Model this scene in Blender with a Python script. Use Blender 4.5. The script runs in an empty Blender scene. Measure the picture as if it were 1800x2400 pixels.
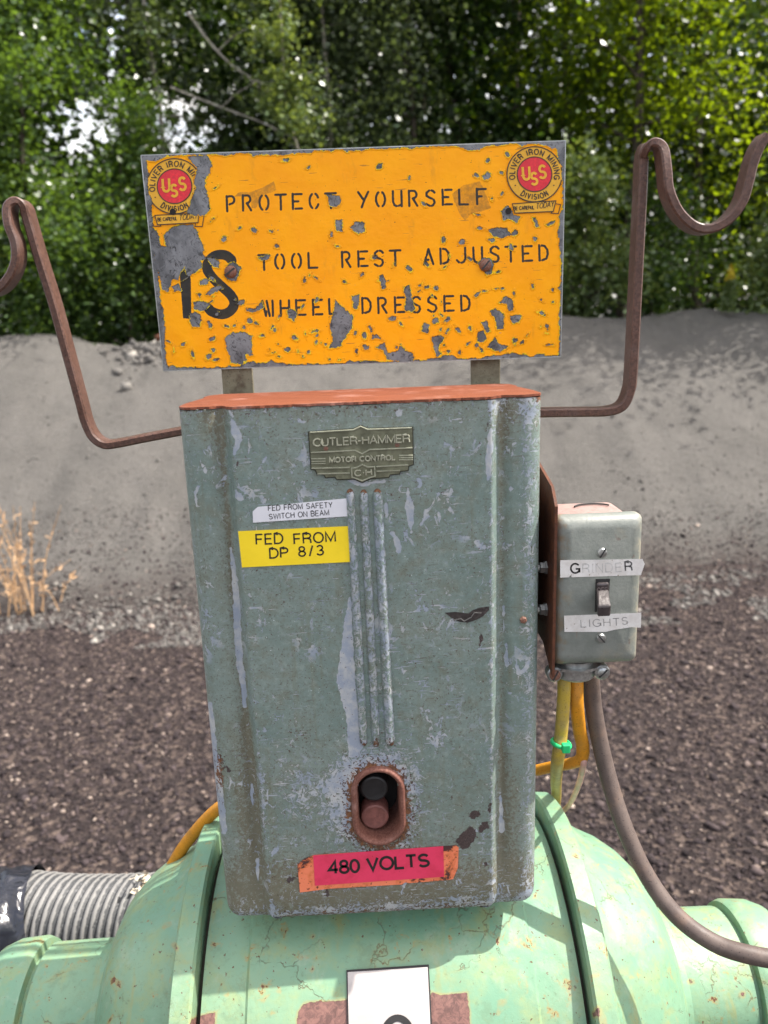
import bpy, math, random
import numpy as np
from mathutils import Vector, Matrix, Euler
random.seed(7); rng = np.random.default_rng(7)
S = bpy.context.scene
COL = S.collection
rad = math.radians

# ------------------------------------------------------------------ camera, sky, sun, exposure
ZC = 1.50                                        # height of the control cabinet's top above the ground
CAM = np.array([.0001, -.5022, .0492 + ZC])
EUL = (math.pi/2 - .2391, .0349, -.0331)
cd = bpy.data.cameras.new('camera'); cam = bpy.data.objects.new('camera', cd); COL.objects.link(cam)
cam.location = CAM; cam.rotation_euler = EUL
cd.sensor_fit = 'VERTICAL'; cd.sensor_height = 34.6; cd.sensor_width = 25.95; cd.lens = 1800/2400*34.6
cd.clip_start = .02; cd.clip_end = 800
cd.dof.use_dof = True; cd.dof.focus_distance = .57; cd.dof.aperture_fstop = 8.2
S.camera = cam
SUNV = Vector((.54, .015, .84)).normalized()      # direction towards the sun
w = bpy.data.worlds.new('World'); S.world = w; w.use_nodes = True
nt = w.node_tree; nt.nodes.clear()
sky = nt.nodes.new('ShaderNodeTexSky'); sky.sky_type = 'NISHITA'; sky.sun_disc = False
sky.sun_elevation = math.asin(SUNV.z); sky.sun_rotation = math.atan2(SUNV.x, SUNV.y)
sky.air_density = 1.0; sky.dust_density = 4.0; sky.ozone_density = .6
bg = nt.nodes.new('ShaderNodeBackground'); bg.inputs['Strength'].default_value = .15
wo = nt.nodes.new('ShaderNodeOutputWorld')
wtc = nt.nodes.new('ShaderNodeTexCoord'); wmp = nt.nodes.new('ShaderNodeMapping'); wmp.inputs['Scale'].default_value = (1, 1, 2.4)
wn = nt.nodes.new('ShaderNodeTexNoise'); wn.inputs['Scale'].default_value = 2.2; wn.inputs['Detail'].default_value = 7; wn.inputs['Roughness'].default_value = .6
wr = nt.nodes.new('ShaderNodeMapRange'); wr.inputs[1].default_value = .40; wr.inputs[2].default_value = .60
wm = nt.nodes.new('ShaderNodeMix'); wm.data_type = 'RGBA'; wm.inputs[7].default_value = (4.6, 4.45, 4.25, 1)         # bright broken cloud
nt.links.new(wtc.outputs['Generated'], wmp.inputs[0]); nt.links.new(wmp.outputs[0], wn.inputs['Vector']); nt.links.new(wn.outputs['Fac'], wr.inputs[0])
nt.links.new(wr.outputs[0], wm.inputs[0]); nt.links.new(sky.outputs[0], wm.inputs[6]); nt.links.new(wm.outputs[2], bg.inputs[0]); nt.links.new(bg.outputs[0], wo.inputs[0])
sd = bpy.data.lights.new('sun', 'SUN'); sd.energy = 3.2; sd.angle = rad(.5); sd.color = (1, .95, .87)
sun = bpy.data.objects.new('sun', sd); COL.objects.link(sun)
sun.rotation_euler = (-SUNV).to_track_quat('-Z', 'Y').to_euler(); sun.location = (3, 1, 8)
S.view_settings.view_transform = 'Standard'; S.view_settings.look = 'None'
S.view_settings.gamma = 1; S.view_settings.use_curve_mapping = False
S.view_settings.exposure = 1.45
S.render.engine = 'CYCLES'
S.cycles.max_bounces = 6; S.cycles.transparent_max_bounces = 6; S.cycles.use_denoising = True

# ------------------------------------------------------------------ geometry of the view (photo measured at 1800 x 2400)
RM = np.array(Euler(EUL).to_matrix())
F = 1800.
def ray(p):
    p = np.atleast_2d(np.asarray(p, float))
    d = np.stack([(p[:, 0]-900)/F, -(p[:, 1]-1200)/F, -np.ones(len(p))], 1)
    return d @ RM.T
def on_plane(p, o, n):
    d = ray(p); t = ((np.asarray(o)-CAM) @ n) / (d @ n)
    return CAM + d*t[:, None]
def PY(p, Y): return on_plane(p, np.array([0, Y, 0.]), np.array([0, 1., 0]))
def PD(p, dep):                                   # point at an optical depth
    d = ray(p); return CAM + d*np.asarray(dep, float).reshape(-1, 1)
def proj(P):
    q = (np.asarray(P)-CAM) @ RM
    return np.stack([900+F*q[:, 0]/-q[:, 2], 1200-F*q[:, 1]/-q[:, 2]], 1)
AY, AZ, AX = .09, ZC-.565, .005                   # motor axis
def on_drum(p, R):
    d = ray(p); o = CAM[1:]-np.array([AY, AZ]); dx = d[:, 1:]
    A = (dx*dx).sum(1); B = dx @ o; c = o @ o - R*R
    t = (-B-np.sqrt(np.maximum(B*B-A*c, 0)))/A
    return CAM + d*t[:, None]

# ------------------------------------------------------------------ object helpers
ROOT = {}
def put(o, parent=None):
    COL.objects.link(o)
    if parent is not None: o.parent = parent
    return o
def root_loc(o):
    while o.parent is not None: o = o.parent
    return np.array(ROOT.get(o.name, (0, 0, 0)))
def thing(name, loc, label=None, cat=None, group=None, kind=None):
    o = bpy.data.objects.new(name, None); o.location = loc; o.empty_display_size = .05; COL.objects.link(o)
    ROOT[o.name] = tuple(loc); tag(o, label, cat, group, kind); return o
def tag(o, label=None, cat=None, group=None, kind=None):
    if label: o['label'] = label
    if cat: o['category'] = cat
    if group: o['group'] = group
    if kind: o['kind'] = kind
    return o
def mk(name, v, f, mat, parent=None, smooth=False, attrs=None, label=None, kind=None):
    v = np.asarray(v, float).reshape(-1, 3)
    if parent is not None: v = v - root_loc(parent)
    me = bpy.data.meshes.new(name)
    if isinstance(f, np.ndarray):
        n, k = f.shape
        me.vertices.add(len(v)); me.vertices.foreach_set('co', v.astype(np.float32).ravel())
        me.loops.add(n*k); me.loops.foreach_set('vertex_index', f.astype(np.int32).ravel())
        me.polygons.add(n); me.polygons.foreach_set('loop_start', np.arange(0, n*k, k, dtype=np.int32))
        me.polygons.foreach_set('loop_total', np.full(n, k, np.int32)); me.update(calc_edges=True)
    else:
        me.from_pydata([tuple(a) for a in v], [], f); me.update()
    if smooth: me.polygons.foreach_set('use_smooth', np.ones(len(me.polygons), bool))
    if attrs:
        for k, a in attrs.items():
            at = me.attributes.new(k, 'FLOAT', 'POINT'); at.data.foreach_set('value', np.asarray(a, np.float32))
    if mat is not None: me.materials.append(mat)
    o = bpy.data.objects.new(name, me); put(o, parent)
    if label: o['label'] = label
    if kind: o['kind'] = kind
    return o
def smooth_angle(o, deg=35):
    me = o.data; me.polygons.foreach_set('use_smooth', np.ones(len(me.polygons), bool))
    me.set_sharp_from_angle(angle=rad(deg))
def grid_faces(nr, nc, wrap=False):
    i, j = np.meshgrid(np.arange(nr-1), np.arange(nc if wrap else nc-1), indexing='ij')
    a = i*nc+j; b = i*nc+(j+1) % nc
    return np.stack([a, b, b+nc, a+nc], -1).reshape(-1, 4)
class MB:
    def __init__(s): s.v = []; s.f = []
    def add(s, v, f):
        b = len(s.v); s.v += [tuple(a) for a in v]; s.f += [tuple(i+b for i in q) for q in f]
    def box(s, lo, hi):
        x0, y0, z0 = lo; x1, y1, z1 = hi
        s.add([(x0, y0, z0), (x1, y0, z0), (x1, y1, z0), (x0, y1, z0), (x0, y0, z1), (x1, y0, z1), (x1, y1, z1), (x0, y1, z1)],
              [(0, 3, 2, 1), (4, 5, 6, 7), (0, 1, 5, 4), (1, 2, 6, 5), (2, 3, 7, 6), (3, 0, 4, 7)])
    def prism(s, top, bot):                       # two matching loops
        n = len(top); s.add(list(top)+list(bot), [tuple(range(n)), tuple(range(2*n-1, n-1, -1))] + [(i, n+i, n+(i+1) % n, (i+1) % n) for i in range(n)])
    def lathe(s, o, ax, prof, n=24, cap=True):    # prof: (distance along axis, radius)
        o = Vector(o); ax = Vector(ax).normalized(); u = ax.orthogonal().normalized(); w_ = ax.cross(u)
        v = []; f = []
        for d, r in prof:
            for k in range(n):
                a = 2*math.pi*k/n; v.append(o+ax*d+(u*math.cos(a)+w_*math.sin(a))*r)
        for i in range(len(prof)-1):
            for k in range(n):
                f.append((i*n+k, i*n+(k+1) % n, (i+1)*n+(k+1) % n, (i+1)*n+k))
        if cap: f.append(tuple(range(n-1, -1, -1))); f.append(tuple((len(prof)-1)*n+k for k in range(n)))
        s.add(v, f)
    def build(s, name, mat, parent=None, ang=None, bevel=0, label=None):
        o = mk(name, s.v, s.f, mat, parent, label=label)
        if ang: smooth_angle(o, ang)
        if bevel:
            m = o.modifiers.new('bevel', 'BEVEL'); m.width = bevel; m.segments = 2; m.limit_method = 'ANGLE'
            m.harden_normals = False
        return o
def catmull(P, n=10):
    P = np.asarray(P, float); Q = np.vstack([2*P[0]-P[1], P, 2*P[-1]-P[-2]]); out = []
    for i in range(1, len(Q)-2):
        for t in np.linspace(0, 1, n, endpoint=False):
            a, b, c, d = Q[i-1], Q[i], Q[i+1], Q[i+2]
            out.append(.5*(2*b+(c-a)*t+(2*a-5*b+4*c-d)*t*t+(-a+3*b-3*c+d)*t**3))
    out.append(P[-1]); return np.array(out)
def tube(path, r, sides=10, squash=None):
    path = np.asarray(path, float); n = len(path); r = np.broadcast_to(np.asarray(r, float), (n,))
    T = np.gradient(path, axis=0); T /= np.linalg.norm(T, axis=1)[:, None]+1e-12
    u = np.cross(T[0], [0, 0, 1.]);
    if np.linalg.norm(u) < 1e-3: u = np.cross(T[0], [0, 1., 0])
    u /= np.linalg.norm(u); V = []
    for i in range(n):
        u = u-T[i]*(u @ T[i]); u /= np.linalg.norm(u); w_ = np.cross(T[i], u)
        a = np.linspace(0, 2*np.pi, sides, endpoint=False)
        V.append(path[i]+r[i]*(np.cos(a)[:, None]*u+np.sin(a)[:, None]*w_*(squash or 1)))
    V = np.array(V).reshape(-1, 3); Fc = grid_faces(n, sides, True)
    c = len(V); V = np.vstack([V, path[0], path[-1]])
    fl = [tuple(q) for q in Fc] + [(c, (k+1) % sides, k) for k in range(sides)] + [(c+1, (n-1)*sides+k, (n-1)*sides+(k+1) % sides) for k in range(sides)]
    return V, fl

# ------------------------------------------------------------------ 2-D distance fields, in photo pixels
def sd_poly(P, poly):
    poly = np.asarray(poly, float); d = np.full(len(P), 1e9); ins = np.zeros(len(P), bool)
    for i in range(len(poly)):
        a, b = poly[i], poly[(i+1) % len(poly)]; e = b-a; w_ = P-a
        t = np.clip((w_ @ e)/(e @ e+1e-9), 0, 1); d = np.minimum(d, ((w_-t[:, None]*e)**2).sum(1))
        c = ((a[1] <= P[:, 1]) != (b[1] <= P[:, 1]))
        ins ^= c & (P[:, 0] < (b[0]-a[0])*(P[:, 1]-a[1])/((b[1]-a[1]) or 1e-9)+a[0])
    return np.where(ins, -1, 1)*np.sqrt(d)
def sd_chain(P, pts):                             # (x, y, r) chain of capsules
    d = np.full(len(P), 1e9)
    if len(pts) == 1: x, y, r = pts[0]; return np.hypot(P[:, 0]-x, P[:, 1]-y)-r
    for (x0, y0, r0), (x1, y1, r1) in zip(pts[:-1], pts[1:]):
        a = np.array([x0, y0]); e = np.array([x1-x0, y1-y0]); w_ = P-a
        t = np.clip((w_ @ e)/(e @ e+1e-9), 0, 1)
        d = np.minimum(d, np.linalg.norm(w_-t[:, None]*e, axis=1)-(r0+(r1-r0)*t))
    return d
def sd_ell(P, x, y, a, b, rot=0):
    c, s_ = math.cos(rot), math.sin(rot); dx, dy = P[:, 0]-x, P[:, 1]-y
    u, v = c*dx+s_*dy, -s_*dx+c*dy; k = np.hypot(u/a, v/b)
    return (k-1)*min(a, b)
def vnoise(x, y, seed=0):
    r = np.random.default_rng(seed).random((64, 64)); xi = np.floor(x).astype(int); yi = np.floor(y).astype(int)
    fx, fy = x-xi, y-yi; fx = fx*fx*(3-2*fx); fy = fy*fy*(3-2*fy); g = lambda a, b: r[a % 64, b % 64]
    return (g(xi, yi)*(1-fx)+g(xi+1, yi)*fx)*(1-fy)+(g(xi, yi+1)*(1-fx)+g(xi+1, yi+1)*fx)*fy-.5

# ------------------------------------------------------------------ stroke lettering
def arc(cx, cy, rx, ry, a0, a1, n=10):
    a = np.radians(np.linspace(a0, a1, n)); return [(cx+rx*math.cos(t), cy+ry*math.sin(t)) for t in a]
def S_curve():
    return arc(.31, .73, .27, .25, 25, 255, 12)[:-1]+[(.31, .5)]+arc(.31, .26, .29, .24, 75, -155, 12)
G = {
 'A': (.68, [[(0, 0), (.34, 1), (.68, 0)], [(.12, .34), (.56, .34)]]),
 'B': (.6, [[(0, 0), (0, 1), (.32, 1)]+arc(.32, .76, .24, .24, 90, -90)+[(0, .52)], [(.32, .52)]+arc(.34, .26, .26, .26, 90, -90)+[(0, 0)]]),
 'C': (.7, [arc(.38, .5, .38, .5, 40, 320, 18)]),
 'D': (.66, [[(0, 0), (0, 1), (.28, 1)]+arc(.28, .5, .38, .5, 90, -90, 14)+[(0, 0)]]),
 'E': (.54, [[(.54, 0), (0, 0), (0, 1), (.54, 1)], [(0, .52), (.48, .52)]]),
 'F': (.52, [[(0, 0), (0, 1), (.52, 1)], [(0, .52), (.46, .52)]]),
 'G': (.74, [arc(.38, .5, .38, .5, 40, 345, 18), [(.42, .44), (.75, .44), (.75, .06)]]),
 'H': (.6, [[(0, 0), (0, 1)], [(.6, 0), (.6, 1)], [(0, .52), (.6, .52)]]),
 'I': (.06, [[(.03, 0), (.03, 1)]]),
 'J': (.46, [[(.46, 1), (.46, .25)]+arc(.23, .24, .23, .24, 0, -170)]),
 'K': (.6, [[(0, 0), (0, 1)], [(.56, 1), (0, .42)], [(.2, .6), (.6, 0)]]),
 'L': (.5, [[(0, 1), (0, 0), (.5, 0)]]),
 'M': (.74, [[(0, 0), (0, 1), (.37, .1), (.74, 1), (.74, 0)]]),
 'N': (.62, [[(0, 0), (0, 1), (.62, 0), (.62, 1)]]),
 'O': (.76, [arc(.38, .5, .38, .5, 90, 450, 26)]),
 'P': (.58, [[(0, 0), (0, 1), (.32, 1)]+arc(.32, .74, .26, .26, 90, -90)+[(0, .48)]]),
 'R': (.62, [[(0, 0), (0, 1), (.34, 1)]+arc(.34, .75, .25, .25, 90, -90)+[(0, .5)], [(.34, .5), (.56, .38), (.6, 0)]]),
 'S': (.62, [S_curve()]),
 'T': (.6, [[(0, 1), (.6, 1)], [(.3, 1), (.3, 0)]]),
 'U': (.6, [[(0, 1), (0, .3)]+arc(.3, .3, .3, .3, 180, 360, 12)+[(.6, 1)]]),
 'V': (.64, [[(0, 1), (.32, 0), (.64, 1)]]),
 'W': (.9, [[(0, 1), (.23, 0), (.45, .95), (.67, 0), (.9, 1)]]),
 'Y': (.64, [[(0, 1), (.32, .46), (.64, 1)], [(.32, .46), (.32, 0)]]),
 '0': (.54, [arc(.27, .5, .27, .5, 90, 450, 22)]),
 '3': (.52, [arc(.25, .75, .23, .25, 160, -80, 12)+arc(.25, .26, .27, .26, 80, -160, 12)]),
 '4': (.56, [[(.42, 0), (.42, 1), (0, .3), (.58, .3)]]),
 '8': (.54, [arc(.27, .76, .22, .24, -90, 270, 18), arc(.27, .26, .27, .26, 90, 450, 20)]),
 '/': (.3, [[(0, -.05), (.3, 1.05)]]), '-': (.26, [[(0, .45), (.26, .45)]]), '.': (.08, [[(.0, .02), (.08, .02)]]),
 '*': (.12, [[(.0, .45), (.12, .45)]]), ' ': (.3, []),
}
ST = {                                            # stencil letters, bridges left open
 'P': [[(.1, 0), (.1, 1)], [(.3, .98)]+arc(.5, .74, .3, .24, 80, -80)+[(.35, .46)]],
 'R': [[(.1, 0), (.1, 1)], [(.3, .98)]+arc(.5, .74, .3, .24, 80, -80)+[(.45, .48), (.85, .0)]],
 'O': [arc(.5, .5, .42, .5, 115, 245), arc(.5, .5, .42, .5, 65, -65)],
 'T': [[(0, .97), (1, .97)], [(.5, .86), (.5, 0)]],
 'E': [[(.1, 0), (.1, 1)], [(.35, .97), (.95, .97)], [(.1, .5), (.62, .5)], [(.35, .03), (.95, .03)]],
 'C': [arc(.5, .5, .42, .5, 115, 245), arc(.5, .5, .42, .5, 70, 25, 6), arc(.5, .5, .42, .5, -70, -25, 6)],
 'Y': [[(0, 1), (.45, .52)], [(.95, 1), (.55, .45), (.3, .0)]],
 'U': [[(.08, 1), (.08, .3), (.2, .08), (.38, .02)], [(.88, 1), (.88, .0)], [(.6, .04), (.88, .1)]],
 'S': [[(.9, .85), (.75, .97), (.6, 1)], [(.4, .99), (.15, .85), (.15, .65), (.4, .54), (.65, .46)], [(.8, .4), (.88, .22), (.75, .05), (.6, .0)], [(.4, .0), (.1, .13)]],
 'L': [[(.1, 1), (.1, .03), (.9, .03)]],
 'F': [[(.1, 0), (.1, 1)], [(.1, .97), (.95, .97)], [(.1, .5), (.55, .5)]],
 'A': [[(.05, 0), (.25, .5)], [(.33, .62), (.48, 1), (.9, 0)], [(.25, .3), (.45, .3)]],
 'D': [[(.1, 0), (.1, 1)], [(.35, .98), (.6, .94), (.85, .7), (.88, .4), (.75, .12), (.35, .02)]],
 'J': [[(.85, 1), (.85, .3), (.7, .08), (.45, .02)], [(.25, .05), (.05, .2)]],
 'W': [[(0, 1), (.3, 0)], [(.4, 1), (.65, 0)], [(.95, 1), (.95, .0)], [(.3, .0), (.33, .3)]],
 'H': [[(.1, 0), (.1, 1)], [(.9, 0), (.9, 1)], [(.3, .5), (.75, .5)]],
}
def text_lines(s, p0, p1, h, gap=.2, ital=0.):
    """stroke polylines in photo pixels; the string spans p0 to p1 on its baseline"""
    W_ = sum(G[c][0] for c in s)+gap*(len(s)-1)
    p0 = np.array(p0, float); p1 = np.array(p1, float); e = (p1-p0)/W_; n = np.array([(p1-p0)[1], -(p1-p0)[0]]); n = n/np.linalg.norm(n)*h
    out = []; x = 0
    for c in s:
        for pl in G[c][1]:
            out.append(np.array([p0+e*(x+a)+n*b+(p1-p0)/np.linalg.norm(p1-p0)*h*ital*b for a, b in pl]))
        x += G[c][0]+gap
    return out
def ring_text(s, c, R, h, a0, a1, flip=False, sx=1.):
    W_ = sum(G[q][0]*.9 for q in s)+.35*(len(s)-1); out = []; x = 0
    for q in s:
        for pl in G[q][1]:
            l = []
            for a, b in pl:
                an = rad(a0+(a1-a0)*(x+a*.9)/W_); r = (R-h/2+b*h) if not flip else (R+h/2-b*h)
                l.append((c[0]+r*math.cos(an), c[1]-r*math.sin(an)))
            out.append(np.array(l))
        x += G[q][0]*.9+.35
    return out
def ribbons(lines, hw, to3d, th, keep=None, bev=0., res=None):
    """flat raised strokes; to3d(px, offset) -> world points"""
    V = []; Fc = []
    for l in lines:
        l = np.asarray(l, float)
        if res:
            q = [l[0]]
            for a, b in zip(l[:-1], l[1:]):
                m = max(1, int(np.linalg.norm(b-a)/res)); q += [a+(b-a)*k/m for k in range(1, m+1)]
            l = np.array(q)
        n = len(l); closed = n > 3 and np.linalg.norm(l[0]-l[-1]) < .02
        seg = l[1:]-l[:-1]; seg = seg/(np.linalg.norm(seg, axis=1)[:, None]+1e-9); nr = np.stack([-seg[:, 1], seg[:, 0]], 1)
        N = np.zeros_like(l); N[0] = nr[-1]+nr[0] if closed else nr[0]; N[-1] = N[0] if closed else nr[-1]
        if n > 2: N[1:-1] = nr[:-1]+nr[1:]
        N /= np.linalg.norm(N, axis=1)[:, None]+1e-9
        ref = np.vstack([nr, nr[-1:]]); cs = np.clip((N*ref).sum(1), .45, 1); N = N/cs[:, None]
        L0, R0 = l+N*hw, l-N*hw; L1, R1 = l+N*hw*(1-bev), l-N*hw*(1-bev)
        b = len(V)
        A, B, C_, D = to3d(L0, 0), to3d(L1, th), to3d(R1, th), to3d(R0, 0)
        V += [tuple(x) for x in np.stack([A, B, C_, D], 1).reshape(-1, 3)]
        for i in range(n-1):
            if keep is not None and not keep((l[i]+l[i+1])/2): continue
            a = b+4*i
            for k in range(3): Fc.append((a+k, a+k+1, a+k+5, a+k+4))
            if (i == 0 and not closed): Fc.append((a+3, a+2, a+1, a))
            if (i == n-2 and not closed): Fc.append((a+4, a+5, a+6, a+7))
    return V, Fc

# ------------------------------------------------------------------ node helpers
class NT:
    def __init__(s, name, rough=.6, metal=0., spec=.5):
        s.m = bpy.data.materials.new(name); s.m.use_nodes = True; s.t = s.m.node_tree; s.t.nodes.clear()
        s.o = s.n('ShaderNodeOutputMaterial'); s.b = s.n('ShaderNodeBsdfPrincipled'); s.l(s.b.outputs[0], s.o.inputs[0])
        s.b.inputs['Roughness'].default_value = rough; s.b.inputs['Metallic'].default_value = metal
        s.b.inputs['Specular IOR Level'].default_value = spec
        s.tc = s.n('ShaderNodeTexCoord').outputs['Object']
    def n(s, t): return s.t.nodes.new(t)
    def l(s, a, b): s.t.links.new(a, b)
    def setin(s, sock, v):
        if isinstance(v, bpy.types.NodeSocket): s.l(v, sock)
        elif isinstance(v, (tuple, list)): sock.default_value = tuple(v)+((1,) if len(v) == 3 and sock.type == 'RGBA' else ())
        else: sock.default_value = v
    def map(s, sc, vec=None, loc=(0, 0, 0), rot=(0, 0, 0)):
        m = s.n('ShaderNodeMapping'); m.inputs['Scale'].default_value = sc; m.inputs['Location'].default_value = loc; m.inputs['Rotation'].default_value = rot
        s.l(vec or s.tc, m.inputs[0]); return m.outputs[0]
    def noise(s, sc, det=4, rough=.6, dist=0., vec=None, col=False):
        n = s.n('ShaderNodeTexNoise'); n.inputs['Scale'].default_value = sc; n.inputs['Detail'].default_value = det
        n.inputs['Roughness'].default_value = rough; n.inputs['Distortion'].default_value = dist; s.l(vec or s.tc, n.inputs['Vector'])
        return n.outputs['Color' if col else 'Fac']
    def vor(s, sc, feat='F1', vec=None, out='Distance', rnd=1.):
        n = s.n('ShaderNodeTexVoronoi'); n.feature = feat; n.inputs['Scale'].default_value = sc; n.inputs['Randomness'].default_value = rnd
        s.l(vec or s.tc, n.inputs['Vector']); return n.outputs[out]
    def math(s, op, a, b=0., c=0., clamp=False):
        n = s.n('ShaderNodeMath'); n.operation = op; n.use_clamp = clamp
        s.setin(n.inputs[0], a); s.setin(n.inputs[1], b)
        if op in ('MULTIPLY_ADD', 'SMOOTH_MIN', 'SMOOTH_MAX'): s.setin(n.inputs[2], c)
        return n.outputs[0]
    def rng(s, v, a, b, c=0., d=1., smooth=True):
        n = s.n('ShaderNodeMapRange'); n.interpolation_type = 'SMOOTHSTEP' if smooth else 'LINEAR'
        s.setin(n.inputs[0], v)
        for i, x in zip((1, 2, 3, 4), (a, b, c, d)): s.setin(n.inputs[i], x)
        return n.outputs[0]
    def mix(s, f, a, b, mode='MIX'):
        n = s.n('ShaderNodeMix'); n.data_type = 'RGBA'; n.blend_type = mode; n.clamp_factor = True
        s.setin(n.inputs[0], f); s.setin(n.inputs[6], a); s.setin(n.inputs[7], b); return n.outputs[2]
    def attr(s, name):
        n = s.n('ShaderNodeAttribute'); n.attribute_name = name; return n.outputs['Fac']
    def xyz(s, vec=None):
        n = s.n('ShaderNodeSeparateXYZ'); s.l(vec or s.tc, n.inputs[0]); return n.outputs
    def bump(s, h, dist=.0005, strength=1., nrm=None):
        n = s.n('ShaderNodeBump'); n.inputs['Distance'].default_value = dist; n.inputs['Strength'].default_value = strength
        s.l(h, n.inputs['Height'])
        if nrm is not None: s.l(nrm, n.inputs['Normal'])
        return n.outputs[0]
    def ramp(s, f, stops, const=False):
        n = s.n('ShaderNodeValToRGB'); e = n.color_ramp.elements
        if const: n.color_ramp.interpolation = 'CONSTANT'
        while len(e) < len(stops): e.new(.5)
        for x, (p, c) in zip(e, stops): x.position = p; x.color = tuple(c)+(1,)
        s.l(f, n.inputs[0]); return n.outputs[0]
    def island(s): return s.n('ShaderNodeNewGeometry').outputs['Random Per Island']
    def out(s, col=None, rough=None, nrm=None, metal=None):
        if col is not None: s.setin(s.b.inputs['Base Color'], col)
        if rough is not None: s.setin(s.b.inputs['Roughness'], rough)
        if nrm is not None: s.l(nrm, s.b.inputs['Normal'])
        if metal is not None: s.setin(s.b.inputs['Metallic'], metal)
        return s.m
def simple(name, col, rough=.6, metal=0., var=.25, sc=150, bump=.0002, spec=.5):
    t = NT(name, rough, metal, spec); n1 = t.noise(sc, 5); n2 = t.noise(sc*.15, 3)
    c = t.mix(t.rng(n1, .3, .7), tuple(x*(1-var) for x in col), tuple(min(1, x*(1+var)) for x in col))
    c = t.mix(t.rng(n2, .35, .7), c, tuple(x*(1-var) for x in col))
    return t.out(c, t.rng(n1, 0, 1, rough*.8, min(1, rough*1.2)), t.bump(n1, bump))

# --- materials
def m_cabinet():
    t = NT('cabinet_paint', .34, 0, .5)
    n_big = t.noise(14, 3); n_mid = t.noise(70, 6, .7); n_fine = t.noise(420, 5, .7); n_vf = t.noise(1100, 3, .7)
    c = t.mix(t.rng(n_big, .35, .65), (.150, .208, .190), (.188, .238, .216))
    c = t.mix(t.math('MULTIPLY', t.rng(n_mid, .45, .7), .6), c, (.150, .155, .112))
    st = t.noise(1., 5, .6, 0, t.map((110, 110, 7)))                        # runs of dirt down the sheet
    c = t.mix(t.math('MULTIPLY', t.rng(st, .52, .72), .5), c, (.150, .150, .095))
    dirt_shade = t.attr('dirt_shade')
    dm = t.rng(t.math('ADD', dirt_shade, t.math('MULTIPLY', t.math('SUBTRACT', n_fine, .5), 2.2)), .55, .8)
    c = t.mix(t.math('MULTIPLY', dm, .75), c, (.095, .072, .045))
    c = t.mix(t.math('MULTIPLY', t.rng(dirt_shade, .1, 1), .4), c, (.20, .185, .12))
    sc_ = t.noise(240, 6, .8, .5); c = t.mix(t.rng(sc_, .52, .62, 0, .5), c, (.26, .315, .285)); c = t.mix(t.rng(sc_, .46, .38, 0, .5), c, (.120, .135, .098))
    pits = t.rng(t.math('ADD', t.noise(700, 4, .7), t.math('MULTIPLY', n_big, .18)), .70, .73); c = t.mix(t.math('MULTIPLY', pits, .8), c, (.085, .075, .055))
    # undercoat showing through chips
    bl = t.attr('blue')
    warp = t.map((1, 1, .75), loc=(3, 1, 2))
    ch1 = t.rng(t.noise(95, 6, .66, .8, warp), .600, .607)
    ch2 = t.rng(t.noise(260, 5, .64, 1.2, warp), .618, .628)
    scr = t.noise(1., 4, .55, 0, t.map((60, 60, 520), rot=(0, rad(38), 0)))
    scr2 = t.noise(1., 4, .55, 0, t.map((60, 60, 620), rot=(0, rad(-52), 0)))
    fs = t.math('MULTIPLY', t.math('MAXIMUM', t.rng(t.noise(1., 3, .5, 0, t.map((90, 90, 900), rot=(0, rad(74), 0))), .66, .67), t.rng(t.noise(1., 3, .5, 0, t.map((90, 90, 900), rot=(0, rad(-28), 0))), .67, .68)), .7)
    fs = t.math('MULTIPLY', fs, t.rng(t.noise(30, 3), .46, .60)); c = t.mix(fs, c, (.085, .060, .045))
    sm = t.math('MULTIPLY', t.math('MAXIMUM', t.rng(scr, .655, .665), t.rng(scr2, .66, .67)), t.rng(n_big, .35, .5))
    bm = t.rng(t.math('ADD', bl, t.math('MULTIPLY', t.math('SUBTRACT', t.noise(260, 4, .6), .5), .5)), .98, 1.03)
    ma = t.attr('mottle')
    mm = t.rng(t.math('ADD', t.math('MULTIPLY', ma, .25), t.noise(210, 6, .75, 1.4)), .68, .70)
    blue = t.math('MAXIMUM', t.math('MAXIMUM', t.math('MAXIMUM', bm, ch1), t.math('MAXIMUM', ch2, mm)), sm)
    clu = t.rng(t.noise(22, 3), .40, .58, .0, 1.)
    blue = t.math('MAXIMUM', t.math('MULTIPLY', blue, clu), t.math('MAXIMUM', bm, mm))
    bc = t.mix(t.rng(n_mid, .4, .65), (.27, .31, .375), (.42, .43, .43))
    c = t.mix(blue, c, bc)
    # pinholes of rust, rust patches
    ru = t.attr('rust')
    spots = t.rng(t.math('ADD', t.noise(520, 3, .6), t.math('MULTIPLY', ru, .22)), .67, .70)
    c = t.mix(spots, c, (.075, .042, .030))
    rp = t.rng(t.math('ADD', ru, t.math('MULTIPLY', t.math('SUBTRACT', t.noise(190, 6, .75, .6), .5), 1.8)), .62, .72)
    c = t.mix(rp, c, t.mix(t.rng(n_fine, .4, .6), (.10, .045, .025), (.20, .085, .035)))
    dk = t.attr('dark'); dkm = t.rng(t.math('ADD', dk, t.math('MULTIPLY', t.math('SUBTRACT', t.noise(210, 6, .75), .5), 3.2)), .98, 1.04)
    c = t.mix(dkm, c, t.mix(t.rng(n_vf, .4, .6), (.040, .030, .030), (.085, .062, .058)))
    glint = t.rng(t.noise(480, 3, .6, 2.), .715, .73)
    c = t.mix(glint, c, (.75, .82, .84))
    h = t.math('SUBTRACT', t.math('ADD', t.math('MULTIPLY', n_fine, .35), t.math('MULTIPLY', n_vf, .12)), t.math('MULTIPLY', t.math('MAXIMUM', t.math('MAXIMUM', blue, rp), dkm), .5))
    r = t.math('ADD', t.rng(n_mid, .3, .7, .33, .5), t.math('MULTIPLY', t.math('MAXIMUM', rp, dm), .3))
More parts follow.
